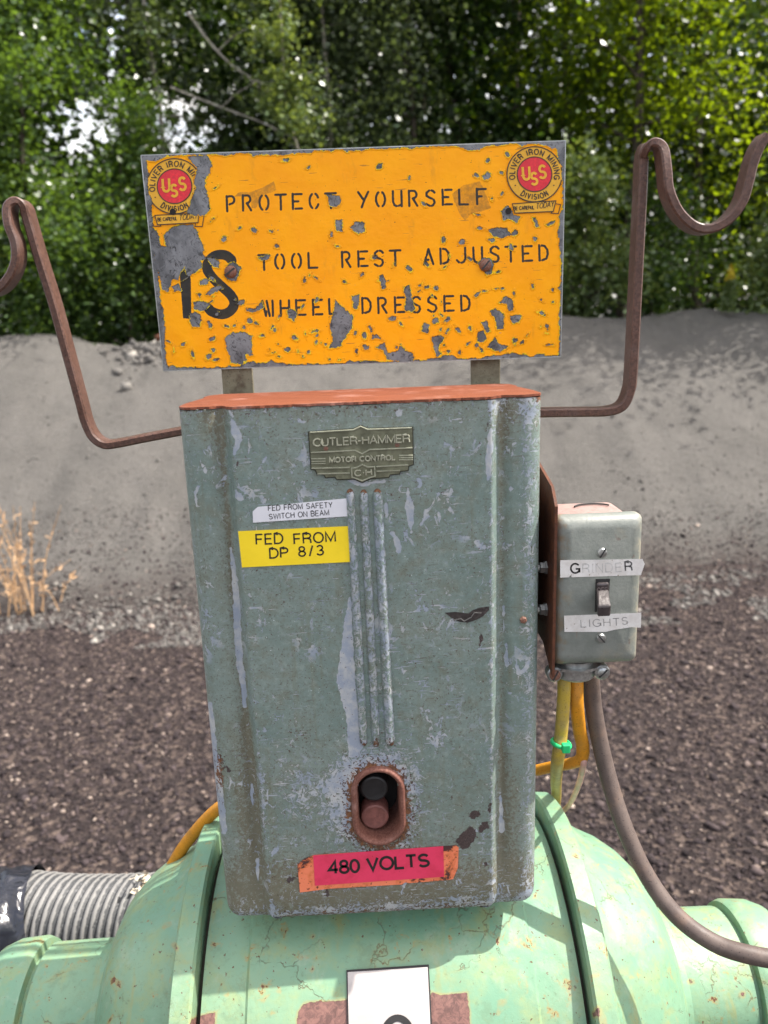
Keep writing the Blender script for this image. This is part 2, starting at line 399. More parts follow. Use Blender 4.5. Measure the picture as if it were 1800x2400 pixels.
    return t.out(c, r, t.bump(h, .0005, .8, t.bump(t.noise(30, 2), .002, .5)))
def m_sign():
    t = NT('sign_enamel', .5, 0, .22)
    chip = t.attr('chip'); ink = t.attr('ink'); tape = t.attr('tape')
    n = t.noise(330, 6, .68); n2 = t.noise(1000, 3, .6)
    d = t.math('ADD', chip, t.math('ADD', t.math('MULTIPLY', t.math('SUBTRACT', n, .5), 14.), t.math('MULTIPLY', t.math('SUBTRACT', n2, .5), 5.)))   # px of the photo
    bare = t.rng(d, .3, -.3)
    micro = t.rng(t.noise(300, 4, .6, .6), .735, .745)
    bare = t.math('MAXIMUM', bare, t.math('MULTIPLY', micro, 1.))
    rim = t.math('MULTIPLY', t.rng(d, 1.9, 1.0), t.rng(t.noise(130, 3), .42, .56))
    c = t.mix(t.rng(t.noise(25, 4), .35, .7), (1., .415, .0), (.95, .360, .001))
    grime = t.rng(t.noise(1., 5, .65, 0, t.map((90, 90, 35))), .58, .75)
    c = t.mix(t.math('MULTIPLY', grime, .35), c, (.50, .22, .02))
    scr = t.rng(t.noise(1., 3, .5, .0, t.map((50, 50, 700), rot=(0, rad(62), 0))), .715, .725)
    c = t.mix(t.math('MULTIPLY', scr, .7), c, (.32, .15, .03))
    sp = t.rng(t.noise(620, 2, .5), .74, .76); c = t.mix(sp, c, (.12, .06, .02))
    tp = t.rng(t.math('ADD', tape, t.math('MULTIPLY', t.math('SUBTRACT', t.noise(200, 5, .7), .5), 8)), 1., -1.)
    c = t.mix(t.math('MULTIPLY', tp, t.rng(t.noise(260, 5, .7), .3, .65, .35, .95)), c, (.46, .205, .022))
    im = t.rng(t.math('ADD', ink, t.math('MULTIPLY', t.math('SUBTRACT', t.noise(500, 3), .5), 1.6)), .45, -.45)
    c = t.mix(im, c, t.mix(t.rng(t.noise(90, 4), .4, .7), (.030, .030, .028), (.055, .045, .030)))
    c = t.mix(rim, c, (1., .80, .03))
    sp_ = t.vor(70, 'F1', vec=t.map((1, 1, 1)), out='Color'); sx = t.n('ShaderNodeSeparateColor'); t.l(sp_, sx.inputs[0])
    g = t.mix(t.rng(t.noise(60, 5, .6, 1.), .35, .65), (.085, .087, .092), (.215, .22, .23))
    g = t.mix(t.math('MULTIPLY', sx.outputs[0], .45), g, (.27, .28, .295))
    g = t.mix(t.rng(t.noise(190, 5, .7, 2.), .50, .66), g, (.055, .055, .058))
    c = t.mix(bare, c, g)
    h = t.math('ADD', t.math('MULTIPLY', t.rng(d, -1.5, 1.5), 1.), t.math('MULTIPLY', t.rng(d, 1., 5., .5, 0.), .8))
    h = t.math('ADD', h, t.math('MULTIPLY', t.noise(60, 3), .6))
    return t.out(c, t.math('ADD', .42, t.math('MULTIPLY', bare, .05)), t.bump(h, .0011, 1.), t.math('MULTIPLY', bare, .2))
def m_mint():
    t = NT('machine_green_paint', .42)
    nb = t.noise(9, 4); nm = t.noise(45, 6, .7); nf = t.noise(300, 5, .7)
    c = t.mix(t.rng(nb, .35, .65), (.140, .278, .182), (.185, .300, .188))
    c = t.mix(t.math('MULTIPLY', t.rng(nm, .46, .70), .55), c, (.26, .29, .11))
    fine = t.math('MULTIPLY', t.rng(nf, .5, .75), .35); c = t.mix(fine, c, (.16, .26, .15))
    r1 = t.noise(55, 6, .7, .4)
    halo = t.rng(r1, .585, .675); core = t.rng(r1, .665, .675)
    c = t.mix(t.math('MULTIPLY', halo, .7), c, (.34, .20, .05)); stk = t.noise(1., 5, .65, .2, t.map((60, 14, 14))); c = t.mix(t.rng(stk, .57, .70, 0, .55), c, (.27, .26, .09)); c = t.mix(core, c, (.12, .045, .022))
    sp = t.rng(t.noise(260, 3, .55), .68, .70); c = t.mix(sp, c, (.10, .055, .025))
    cr = t.vor(26, 'DISTANCE_TO_EDGE', vec=None); wv = t.n('ShaderNodeVectorMath'); wv.operation = 'ADD'
    t.l(t.tc, wv.inputs[0]); sc = t.n('ShaderNodeVectorMath'); sc.operation = 'SCALE'; sc.inputs['Scale'].default_value = .03
    t.l(t.noise(55, 4, .6, 0, None, True), sc.inputs[0]); t.l(sc.outputs[0], wv.inputs[1])
    vv = t.vor(24, 'DISTANCE_TO_EDGE', vec=wv.outputs[0])
    crack = t.math('MULTIPLY', t.rng(vv, .012, .005), t.rng(t.noise(20, 3), .54, .64))
    c = t.mix(t.math('MULTIPLY', t.rng(vv, .09, .0), t.math('MULTIPLY', t.rng(t.noise(12, 3), .5, .62), .35)), c, (.28, .24, .07))
    c = t.mix(t.math('MULTIPLY', crack, .6), c, (.13, .085, .045))
    blot = t.noise(28, 7, .75, .3); c = t.mix(t.rng(blot, .54, .66, 0, .5), c, (.25, .34, .24)); c = t.mix(t.rng(blot, .44, .34, 0, .45), c, (.12, .19, .11))
    drt = t.noise(150, 6, .8); c = t.mix(t.rng(drt, .58, .68, 0, .55), c, (.10, .13, .07))
    v2 = t.vor(110, 'DISTANCE_TO_EDGE', vec=wv.outputs[0])
    fc = t.math('MULTIPLY', t.rng(v2, .05, .02), t.rng(t.noise(16, 3), .56, .66)); c = t.mix(t.math('MULTIPLY', fc, .5), c, (.16, .20, .10))
    pe = t.math('SUBTRACT', t.attr('peel'), 40.); pn = t.math('ADD', pe, t.math('MULTIPLY', t.math('SUBTRACT', t.noise(130, 6, .7), .5), 16))
    pm = t.rng(pn, -.5, .5); ph = t.rng(pn, -7, -1)
    c = t.mix(t.math('MULTIPLY', ph, .4), c, (.36, .22, .06))
    c = t.mix(pm, c, t.mix(t.rng(t.noise(200, 6, .7, 1.), .35, .65), (.095, .048, .040), (.21, .105, .085)))
    h = t.math('SUBTRACT', t.math('ADD', t.math('MULTIPLY', nf, .2), t.math('MULTIPLY', t.noise(80, 4), .6)), t.math('MULTIPLY', t.math('MAXIMUM', t.math('MAXIMUM', crack, core), pm), .9))
    return t.out(c, t.rng(nm, .3, .7, .36, .55), t.bump(h, .0008, .8, t.bump(t.noise(18, 3), .004, .5)))
def m_rust(name, a, b, c_=(.06, .03, .02), sc=300, rough=.75, streak=None):
    t = NT(name, rough, 0, .3); vec = t.map(streak) if streak else None
    n1 = t.noise(sc if not streak else 1., 6, .7, .3, vec); n2 = t.noise(40, 5, .6)
    c = t.mix(t.rng(n1, .35, .65), a, b); c = t.mix(t.rng(n2, .52, .75), c, c_)
    c = t.mix(t.rng(t.noise(900, 2), .62, .7), c, tuple(x*.35 for x in a))
    return t.out(c, t.rng(n1, .3, .7, rough*.75, rough), t.bump(n1, .0005, .8))
def m_gravel(name, stops, rough=.9):
    t = NT(name, rough, 0, .25); r = t.island(); c = t.ramp(r, stops); n = t.noise(220, 4)
    c = t.mix(t.rng(n, .3, .75, 0., .5), c, (.02, .016, .016)); return t.out(c, None, t.bump(n, .002))
def m_ground():
    t = NT('gravel_bed', .95, 0, .2); n = t.noise(90, 6, .75); v = t.vor(55, 'F1', out='Color'); s_ = t.n('ShaderNodeSeparateColor'); t.l(v, s_.inputs[0])
    c = t.ramp(s_.outputs[0], [(0, (.022, .017, .017)), (.5, (.045, .034, .033)), (.8, (.075, .056, .050)), (1, (.16, .12, .10))])
    c = t.mix(t.rng(n, .4, .7, 0, .6), c, (.02, .015, .015))
    return t.out(c, None, t.bump(t.vor(55), .012, .8, t.bump(n, .01)))
def m_berm():
    t = NT('berm_sand', .95, 0, .2); n = t.noise(2.2, 5); f = t.noise(160, 5, .8); g = t.noise(28, 6, .75)
    c = t.mix(t.rng(n, .35, .65), (.126, .119, .111), (.162, .152, .142))
    c = t.mix(t.rng(g, .45, .7, 0, .35), c, (.085, .080, .076)); c = t.mix(t.rng(t.noise(420, 3, .7), .55, .7, 0, .6), c, (.07, .066, .062)); c = t.mix(t.rng(f, .42, .62, 0, .65), c, (.25, .235, .215)); c = t.mix(t.rng(t.noise(75, 4, .75), .56, .68, 0, .55), c, (.075, .070, .065))
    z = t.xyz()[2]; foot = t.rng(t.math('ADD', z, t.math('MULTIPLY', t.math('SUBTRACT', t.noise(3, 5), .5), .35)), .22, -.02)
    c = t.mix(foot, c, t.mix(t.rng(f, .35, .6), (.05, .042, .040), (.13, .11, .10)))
    return t.out(c, None, t.bump(f, .014, .8, t.bump(g, .045, .9)))
def m_leaf(name, dark, light, trans, tamt=.45):
    t = NT(name, .30, 0, .6); r = t.island(); c = t.ramp(r, [(0, dark), (.6, tuple((a+b)/2 for a, b in zip(dark, light))), (1, light)])
    t.b.inputs['Base Color']; t.setin(t.b.inputs['Base Color'], c)
    tr = t.n('ShaderNodeBsdfTranslucent'); tr.inputs[0].default_value = trans+(1,)
    tm = t.mix(r, tuple(x*.7 for x in trans), trans); t.l(tm, tr.inputs[0])
    mx = t.n('ShaderNodeMixShader'); mx.inputs[0].default_value = tamt
    t.l(t.b.outputs[0], mx.inputs[1]); t.l(tr.outputs[0], mx.inputs[2]); t.l(mx.outputs[0], t.o.inputs[0]); return t.m
def m_bark(name, a, b, sc=(25, 25, 5)):
    t = NT(name, .9, 0, .2); n = t.noise(1., 6, .7, .5, t.map(sc)); return t.out(t.mix(t.rng(n, .35, .65), a, b), None, t.bump(n, .01))

M = dict(
 cab=m_cabinet(), sign=m_sign(), mint=m_mint(),
 lid=m_rust('lid_rust', (.215, .066, .036), (.125, .036, .018), (.27, .125, .095), rough=.6, streak=(30, 700, 300)),
 hook=m_rust('hook_rust', (.070, .037, .029), (.130, .068, .050), (.125, .078, .066), 420, .42),
 brk=m_rust('bracket_rust', (.075, .028, .016), (.125, .045, .022), (.05, .02, .013), 200),
 rim=m_rust('rim_rust', (.21, .092, .068), (.125, .050, .036), (.33, .19, .16), 500),
 post=m_rust('post_metal', (.19, .17, .115), (.14, .12, .078), (.06, .035, .022), 160, .55),
 screwr=m_rust('rusty_screw', (.16, .075, .05), (.25, .13, .095), (.09, .05, .04), 900, .5),
 black=simple('black_bakelite', (.018, .018, .019), .45), well=simple('dark_well', (.012, .010, .010), .8),
 redbtn=simple('faded_red_bakelite', (.22, .085, .070), .55, var=.3, sc=300),
 steel=simple('zinc_steel', (.42, .43, .42), .38, .85, var=.25, sc=400), dgrey=simple('slot_dark', (.03, .03, .03), .7),
 ink=simple('printed_ink', (.015, .013, .013), .6), inkb=simple('faded_ink', (.06, .04, .02), .6, var=.4, sc=700),
 white=simple('white_label', (.70, .70, .74), .45, var=.06, sc=60), yellow=simple('yellow_label', (.93, .68, .02), .4, var=.05, sc=60),
 logoy=simple('logo_yellow', (.80, .42, .02), .5, var=.12, sc=400), red=simple('logo_red', (.72, .020, .035), .5, var=.18, sc=500),
 tog=simple('brown_toggle', (.045, .036, .036), .3, var=.25, sc=300),
 plast=simple('green_plastic', (.02, .50, .16), .35, var=.08), cabley=m_rust('yellow_cable_jacket', (.44, .31, .04), (.36, .27, .08), (.22, .16, .06), 90, .5),
 cableo=m_rust('orange_cable_jacket', (.58, .24, .015), (.46, .20, .02), (.30, .15, .03), 90, .5), cableb=m_rust('brown_cable_rubber', (.090, .068, .060), (.120, .092, .080), (.15, .10, .075), 60, .6),
 wirep=simple('pink_white_wire', (.62, .36, .30), .5, var=.3, sc=40),
 gravel=m_gravel('gravel_stones', [(0, (.014, .010, .011)), (.35, (.037, .028, .030)), (.70, (.072, .054, .055)), (.88, (.125, .094, .090)), (.955, (.21, .16, .135)), (1, (.46, .37, .31))]),
 bgravel=m_gravel('berm_stones', [(0, (.115, .107, .10)), (.5, (.145, .136, .126)), (.88, (.20, .188, .172)), (1, (.40, .37, .33))]),
 ground=m_ground(), berm=m_berm(),
 bark=m_bark('dark_bark', (.035, .028, .022), (.085, .070, .055)), pale=m_bark('pale_bark', (.20, .18, .15), (.42, .39, .34)),
 leafA=m_leaf('leaf_mid_green', (.020, .044, .014), (.110, .185, .060), (.17, .28, .022)),
 leafB=m_leaf('leaf_grey_green', (.026, .042, .026), (.155, .200, .105), (.15, .21, .04), .38),
 leafC=m_leaf('leaf_yellow_green', (.012, .030, .007), (.060, .105, .018), (.34, .46, .008), .55),
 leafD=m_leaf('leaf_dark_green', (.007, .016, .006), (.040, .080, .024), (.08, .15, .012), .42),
 leafE=m_leaf('leaf_bright_young', (.06, .11, .030), (.19, .25, .11), (.22, .28, .035), .4),
 straw=simple('dry_straw', (.54, .34, .18), .8, var=.3, sc=30), flower=simple('goldenrod_yellow', (.62, .50, .04), .7, var=.2),
)

# ------------------------------------------------------------------ ground, berm
def terrain(x, y):
    crest = 6.9+.25*np.sin(x*.7)+.15*np.sin(x*1.9+1)
    base = 3.78+.16*np.sin(x*1.3+.5)+.13*np.clip(x, 0, 3)+.22*vnoise(x*1.1+8, x*0+2, 51)+.12*vnoise(x*4+8, x*0+2, 52)
    top = np.interp(x, [-9, -6, -3.4, -2.7, -2.15, -1.3, 0, 1.95, 2.3, 2.7, 3.4, 3.9, 6, 9], [1.68, 1.62, 1.58, 1.555, 1.455, 1.46, 1.53, 1.60, 1.59, 1.565, 1.60, 1.565, 1.66, 1.7])
    t = np.clip((y-base)/(crest-base), 0, 1.3); s_ = np.where(t < 1, np.sin(np.clip(t, 0, 1)*math.pi/2)**1.15*(.78)+.22*t, 1)
    s_ = .5*s_+.5*np.clip(t, 0, 1)
    z = top*s_-np.clip(y-crest-.35, 0, 3)*.14
    z = z+.06*vnoise(x*1.7+9, y*1.7, 3)*np.clip(t*3, 0, 1)+.035*vnoise(x*5, y*3, 4)+.018*vnoise(x*12, y*8, 5)-.03*np.maximum(0, vnoise(x*3.1+30, y*.5, 6)-.15)*np.clip(t*3, 0, 1)
    return z
g = MB(); g.add([(-300, -300, 0), (300, -300, 0), (300, 300, 0), (-300, 300, 0)], [(0, 1, 2, 3)])
o = g.build('ground', M['ground']); tag(o, kind='structure')
xs = np.arange(-9, 9.001, .036); ys = np.concatenate([np.arange(3.3, 8.2, .036), np.arange(8.25, 26, .4)])
X, Y = np.meshgrid(xs, ys); Zt = terrain(X, Y)-.03
Zt[0] = -.05
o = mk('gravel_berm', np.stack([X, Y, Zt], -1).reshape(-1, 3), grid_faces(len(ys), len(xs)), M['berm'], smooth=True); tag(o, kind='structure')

ICO = None
def ico():
    p = (1+5**.5)/2; v = np.array([(-1, p, 0), (1, p, 0), (-1, -p, 0), (1, -p, 0), (0, -1, p), (0, 1, p), (0, -1, -p), (0, 1, -p), (p, 0, -1), (p, 0, 1), (-p, 0, -1), (-p, 0, 1)])
    f = np.array([(0, 11, 5), (0, 5, 1), (0, 1, 7), (0, 7, 10), (0, 10, 11), (1, 5, 9), (5, 11, 4), (11, 10, 2), (10, 7, 6), (7, 1, 8), (3, 9, 4), (3, 4, 2), (3, 2, 6), (3, 6, 8), (3, 8, 9), (4, 9, 5), (2, 4, 11), (6, 2, 10), (8, 6, 7), (9, 8, 1)])
    return v/np.linalg.norm(v[0]), f
def octa():
    return np.array([(1, 0, 0), (-1, 0, 0), (0, 1, 0), (0, -1, 0), (0, 0, 1), (0, 0, -1.)]), np.array([(0, 2, 4), (2, 1, 4), (1, 3, 4), (3, 0, 4), (2, 0, 5), (1, 2, 5), (3, 1, 5), (0, 3, 5)])
def rand_rot(n):
    q = rng.normal(size=(n, 4)); q /= np.linalg.norm(q, axis=1)[:, None]; a, b, c, d = q.T
    return np.stack([a*a+b*b-c*c-d*d, 2*(b*c-a*d), 2*(b*d+a*c), 2*(b*c+a*d), a*a-b*b+c*c-d*d, 2*(c*d-a*b), 2*(b*d-a*c), 2*(c*d+a*b), a*a-b*b-c*c+d*d], 1).reshape(n, 3, 3)
def stones(name, pos, size, base, mat, label=None, flat=.6):
    v, f = base; n = len(pos); k = len(v)
    R_ = rand_rot(n); sc = size[:, None]*rng.uniform([.7, .5, .35], [1.25, 1., .8], (n, 3))
    P = v[None]*(1+rng.uniform(-.34, .34, (n, k, 1)))*sc[:, None, :]
    P = np.einsum('nij,nkj->nki', R_, P); P[:, :, 2] *= flat+.15; P += pos[:, None, :]
    Fc = (f[None]+(np.arange(n)*k)[:, None, None]).reshape(-1, 3)
    o = mk(name, P.reshape(-1, 3), Fc, mat); tag(o, label, kind='stuff'); return o
def fan(n, y0, y1, k=.62, pw=1.):
    u = rng.random(n)**pw; y = y0+(y1-y0)*u; x = rng.uniform(-1, 1, n)*(k*(y+.5)+.15); return x, y
n = 42000; x, y = fan(n, 1.0, 4.9, pw=.75); kk = y < 3.62+.15*np.clip(x, 0, 3)+1.0*rng.random(n)**2.6; x, y = x[kk], y[kk]; n = len(x); sz = rng.lognormal(math.log(.0050), .56, n).clip(.0028, .022)
z = np.maximum(0, terrain(x, y)-.03)+sz*.25
stones('gravel_stones', np.stack([x, y, z], 1), sz, ico(), M['gravel'])
n = 26000; x, y = fan(n, 1.0, 4.5, pw=.8); sz = rng.lognormal(math.log(.006), .35, n).clip(.003, .015)
stones('fine_gravel', np.stack([x, y, np.maximum(0, terrain(x, y)-.03)+.003], 1), sz, octa(), M['gravel'])
n = 26000; x, y = fan(n, 3.1, 5.0, .6); y = 3.15+(y-3.1)*rng.random(n)**.8; kk = vnoise(x*2.2+9, y*3, 53)+.6*vnoise(x*7+9, y*7, 54) > -.12-(y-3.5)*.5; x, y = x[kk], y[kk]; n = len(x); sz = rng.lognormal(math.log(.009), .45, n).clip(.004, .030)*np.where(y > 3.95, .6, 1.)
stones('berm_foot_stones', np.stack([x, y, np.maximum(0, terrain(x, y)-.03)+sz*.2], 1), sz, octa(), M['bgravel'])
n = 9000; x, y = fan(n, 4.3, 7.4, .6); sz = rng.lognormal(math.log(.0048), .5, n).clip(.002, .03)
stones('berm_pebbles', np.stack([x, y, terrain(x, y)-.03+sz*.2], 1), sz, octa(), M['bgravel'])
# rubble lying in a dip of the crest left of the sign
n = 500; x = rng.normal(-1.75, .22, n); y = rng.normal(6.6, .22, n); sz = rng.lognormal(math.log(.028), .5, n).clip(.01, .09)
stones('crest_rubble', np.stack([x, y, terrain(x, y)-.03+sz*.3], 1), sz, octa(), M['bgravel'])

# ------------------------------------------------------------------ trees and plants
def leaf_mesh(P, size, up=.35, asp=.72):
    n = len(P); R_ = rand_rot(n); a = R_[:, :, 0]; b = R_[:, :, 1]
    nrm = np.cross(a, b); flip = np.sign(nrm[:, 2:3]); nrm = nrm*flip+np.array([0, 0, up]); nrm /= np.linalg.norm(nrm, axis=1)[:, None]
    a = a-nrm*(a*nrm).sum(1)[:, None]; a /= np.linalg.norm(a, axis=1)[:, None]; b = np.cross(nrm, a)
    s_ = (size*rng.uniform(.6, 1.3, n))[:, None]
    V = np.stack([P-a*s_*.5, P+b*s_*.36*asp/.72-nrm*s_*.08, P+a*s_*.62, P-b*s_*.36*asp/.72-nrm*s_*.08], 1)
    return V.reshape(-1, 3), np.arange(n*4).reshape(n, 4)
def make_tree(loc, h, cr, nl, leaf, label, mat='leafA', bark='bark', tr=.05, cb=.25, lean=(0, 0), nlimb=9, droop=0., gap=None, name='tree', spread=.30, cat='tree', group='trees behind the gravel berm'):
    x0, y0 = loc; z0 = float(terrain(np.array([x0]), np.array([y0]))[0])-.08
    t = thing(name, (x0, y0, z0), label, cat, group)
    k = 9; zz = np.linspace(0, h, k); wob = np.cumsum(rng.normal(0, .05*h/6, (k, 2)), axis=0); wob[0] = 0
    path = np.stack([x0+lean[0]*zz+wob[:, 0], y0+lean[1]*zz+wob[:, 1], z0+zz], 1); path = catmull(path, 4)
    rr = tr*np.linspace(1, .12, len(path))**.8
    v, f = tube(path, rr, 8); mk('trunk', v, f, M[bark], t, True)
    pts = []
    for i in range(nlimb):
        u = cb+(1-cb)*(i+rng.random())/nlimb*.95; j = int(u*(len(path)-1)); b0 = path[j]
        az = rng.uniform(0, 2*np.pi); L = cr*(1.15-.75*u)*rng.uniform(.7, 1.15); el = rng.uniform(.15, .8)
        d = np.array([math.cos(az)*math.cos(el), math.sin(az)*math.cos(el), math.sin(el)])
        q = [b0+d*L*s_+np.array([0, 0, -droop*L*s_*s_])+rng.normal(0, .04*L, 3)*(s_ > 0) for s_ in (0, .33, .66, 1.)]
        q = catmull(q, 4); v, f = tube(q, np.linspace(max(rr[j]*.55, .008), .004, len(q)), 5); mk('limb', v, f, M[bark], t, True)
        for m in range(5):
            s_ = q[int(rng.uniform(.25, 1)*(len(q)-1))]; e = s_+rng.normal(0, 1, 3)*np.array([1, 1, .6])*L*.33
            pts.append((s_+e)/2); pts.append(e)
        pts.append(q[-1])
    pts.append(path[-1]); pts = np.array(pts)
    c = pts[rng.integers(0, len(pts), nl)]; sg = spread*cr*rng.choice([.35, .6, 1.], nl)[:, None]
    P = c+rng.normal(0, 1, (nl, 3))*sg*np.array([1, 1, .8]); P[:, 2] = np.maximum(P[:, 2], z0+.05)
    if gap is not None: P = P[gap(P)]
    V, Fc = leaf_mesh(P, leaf); mk('crown', V, Fc, M[mat], t); return t
def sky_gap(P):
    px = proj(P); d = np.minimum(np.hypot((px[:, 0]-425)/70, (px[:, 1]-300)/65), np.minimum(np.hypot((px[:, 0]-200)/85, (px[:, 1]-300)/60), np.hypot((px[:, 0]-275)/18, (px[:, 1]-50)/75)))
    return rng.random(len(P)) < np.clip((d-.45)*.8, .32, 1)
T = [  # x, y, height, crown radius, leaves, leaf size, label, leaf, bark, trunk radius, crown base, gap
 (-4.3, 8.6, 5.6, 1.25, 15000, .062, 'leafy green tree at the far left edge of the woods', 'leafA', 'bark', .06, .05),
 (-3.2, 8.0, 4.6, 1.05, 15000, .055, 'bright green birch tree standing behind the left rusty hook', 'leafA', 'bark', .045, .04),
 (-2.0, 9.2, 6.2, 1.15, 11000, .058, 'slim birch tree with a sky gap in its crown, left of the yellow sign', 'leafB', 'pale', .05, .12),
 (-2.45, 7.9, 2.6, .80, 9000, .050, 'low leafy tree in front of the dark shade between the left hook and the sign', 'leafA', 'bark', .025, .03),
 (-1.1, 10.2, 6.6, 1.35, 14000, .064, 'shaded tree rising behind the left end of the yellow sign', 'leafD', 'bark', .07, .1),
 (-.45, 8.7, 5.3, 1.00, 10000, .055, 'grey green birch tree above the left part of the sign', 'leafB', 'pale', .045, .12),
 (-.32, 7.7, 4.6, .42, 4200, .050, 'slender pale yellow green sapling rising above the middle of the sign', 'leafE', 'pale', .018, .25),
 (.75, 9.3, 6.4, 1.25, 14000, .060, 'grey green tree above the middle right of the sign', 'leafB', 'bark', .06, .06),
 (1.65, 10.3, 7.0, 1.45, 13000, .068, 'dark maple tree above the right end of the sign', 'leafD', 'bark', .09, .12),
 (2.55, 9.6, 7.2, 1.20, 9000, .062, 'yellow green backlit tree just left of the right rusty hook', 'leafC', 'bark', .075, .2),
 (3.15, 8.9, 6.8, 1.15, 7500, .060, 'tall tree with a dark bare trunk rising behind the right hook', 'leafC', 'bark', .085, .3),
 (4.45, 9.6, 7.0, 1.45, 12000, .066, 'dense yellow green tree behind the raised end of the right hook', 'leafC', 'bark', .08, .06),
 (5.25, 7.15, 5.6, 1.45, 14000, .062, 'shady tree at the far right edge casting shade on the berm', 'leafA', 'bark', .07, .1),
]
for (x, y, h, cr, nl, lf, lab, mt, bk, tr, cb) in T:
    make_tree((x, y), h, cr, int(nl*1.45), lf, lab, mt, bk, tr*.8, cb, lean=(rng.normal(0, .03), rng.normal(0, .02)), gap=sky_gap, droop=.35 if mt == 'leafB' else .1, nlimb=15, spread=.36)
B = [
 (2.38, 7.65, 1.75, .52, 6000, .055, 'bright green bush just right of the yellow sign at the berm crest', 'leafE'),
 (1.85, 7.50, .75, .42, 2500, .050, 'low light green bush at the foot of the sign\'s right edge', 'leafE'),
 (3.1, 7.75, .60, .38, 1700, .050, 'small green weed patch right of the right hook post', 'leafA'),
 (4.15, 7.35, .85, .45, 2800, .055, 'bright leafy bush at the right edge beside the goldenrod', 'leafE'),
 (-3.9, 7.55, 1.2, .60, 5500, .052, 'light green bush at the left edge behind the berm crest', 'leafE'),
 (-2.9, 7.55, .95, .55, 4200, .050, 'green bush at the berm crest left of the hook bar', 'leafA'),
 (3.4, 8.3, 1.5, .75, 3500, .055, 'dark bush in the shade under the right hook loop', 'leafD'),
 (-1.2, 8.3, 1.6, .8, 4500, .055, 'dark bush in deep shade left of the sign bottom', 'leafD'),
]
for (x, y, h, cr, nl, lf, lab, mt) in B:
    make_tree((x, y), h, cr, nl, lf, lab, mt, 'bark', .012, .05, nlimb=9, name='bush', spread=.38, cat='bush', group='bushes along the berm crest')
# diagonal pale dead branches caught in the left crowns
for pts, r, lab in (([(440, 30), (500, 110), (560, 165), (640, 210)], .018, 'bare pale branch slanting down at the upper left of the woods'),
                    ([(400, 205), (500, 245), (620, 290), (700, 330)], .014, 'thin bare branch slanting down just above the sign')):
    P = catmull(PD(pts, [8.2, 8.25, 8.3, 8.35]), 6)
    v, f = tube(P, np.linspace(r, r*.5, len(P)), 6); o = mk('dead_branch', v, f, M['pale'], None, True); tag(o, lab, 'branch')
    for s_ in ((.4, .3), (.7, -.35)):
        a = P[int(s_[0]*len(P))]; q = catmull([a, a+np.array([.2, .0, s_[1]*.5]), a+np.array([.5, .05, s_[1]])], 4); v, f = tube(q, np.linspace(r*.5, .003, len(q)), 5); mk('twig', v, f, M['pale'], o, True)
# far-off wood reads as one mass
n = 190000; x = rng.uniform(-11, 13, n); y = 9.6+9*rng.random(n)**1.3; z = 1+8.5*rng.random(n)**.85
cl = vnoise(x*.8+z*.3+20, z*.8+y*.4+20, 9)+.5*vnoise(x*2.1, z*2.1+y, 10); kp = cl > -.24
P = np.stack([x, y, z], 1)[kp]; P = P[sky_gap(P)]
P = np.vstack([P, np.stack([rng.uniform(-13, 15, 16000), rng.uniform(18.5, 21, 16000), rng.uniform(1, 11, 16000)], 1)]); P = P[sky_gap(P)]
V, Fc = leaf_mesh(P, np.where(P[:, 1] > 18.4, .36, .15)); o = mk('background_wood', V, Fc, M['leafD']); tag(o, 'deep dark green woods filling the gaps behind the nearer trees', kind='stuff')
for (x, y, h, r, lab) in ((1.05, 11.2, 8, .10, 'dark upright trunk deep in the woods behind the sign\'s right half'), (2.2, 11.4, 8, .12, 'thick grey trunk deep in the woods between sign and right hook'), (3.9, 11.0, 8, .10, 'dark upright trunk deep in the woods beyond the right hook loop'), (-2.9, 11.5, 8, .11, 'dark trunk deep in the woods at the left')):
    q = catmull([(x, y, .9), (x+rng.normal(0, .1), y, 3), (x+rng.normal(0, .15), y, 6), (x+rng.normal(0, .2), y, 9)], 5); v, f = tube(q, np.linspace(r, r*.5, len(q)), 8)
    o = mk('bare_trunk', v, f, M['bark'], None, True); tag(o, lab, 'tree trunk')
# goldenrod
gp = PY([(1706, 735)], 7.0)[0]; gl = thing('goldenrod_plant', tuple(gp), 'goldenrod with a yellow flower head on the berm crest right of the right hook', 'plant')
q = catmull([gp, gp+(0, 0, .2), gp+(.01, 0, .42)], 5); v, f = tube(q, .004, 5); mk('stem', v, f, M['leafE'], gl)
u = rng.random(420); an = rng.uniform(0, 6.28, 420); P = gp+np.stack([np.cos(an)*.06*(1-u*.5), np.sin(an)*.06, .02+u*.30], 1); V, Fc = leaf_mesh(P, .05, asp=.35); mk('leaves', V, Fc, M['leafE'], gl)
u = rng.random(260); an = rng.uniform(0, 6.28, 260); P = gp+np.stack([np.cos(an)*.05*(1.1-u)*(.4+.6*np.sin(u*25)**2), np.sin(an)*.05*(1-u), .30+u*.15], 1); V, Fc = leaf_mesh(P, .022); mk('flower_head', V, Fc, M['flower'], gl)
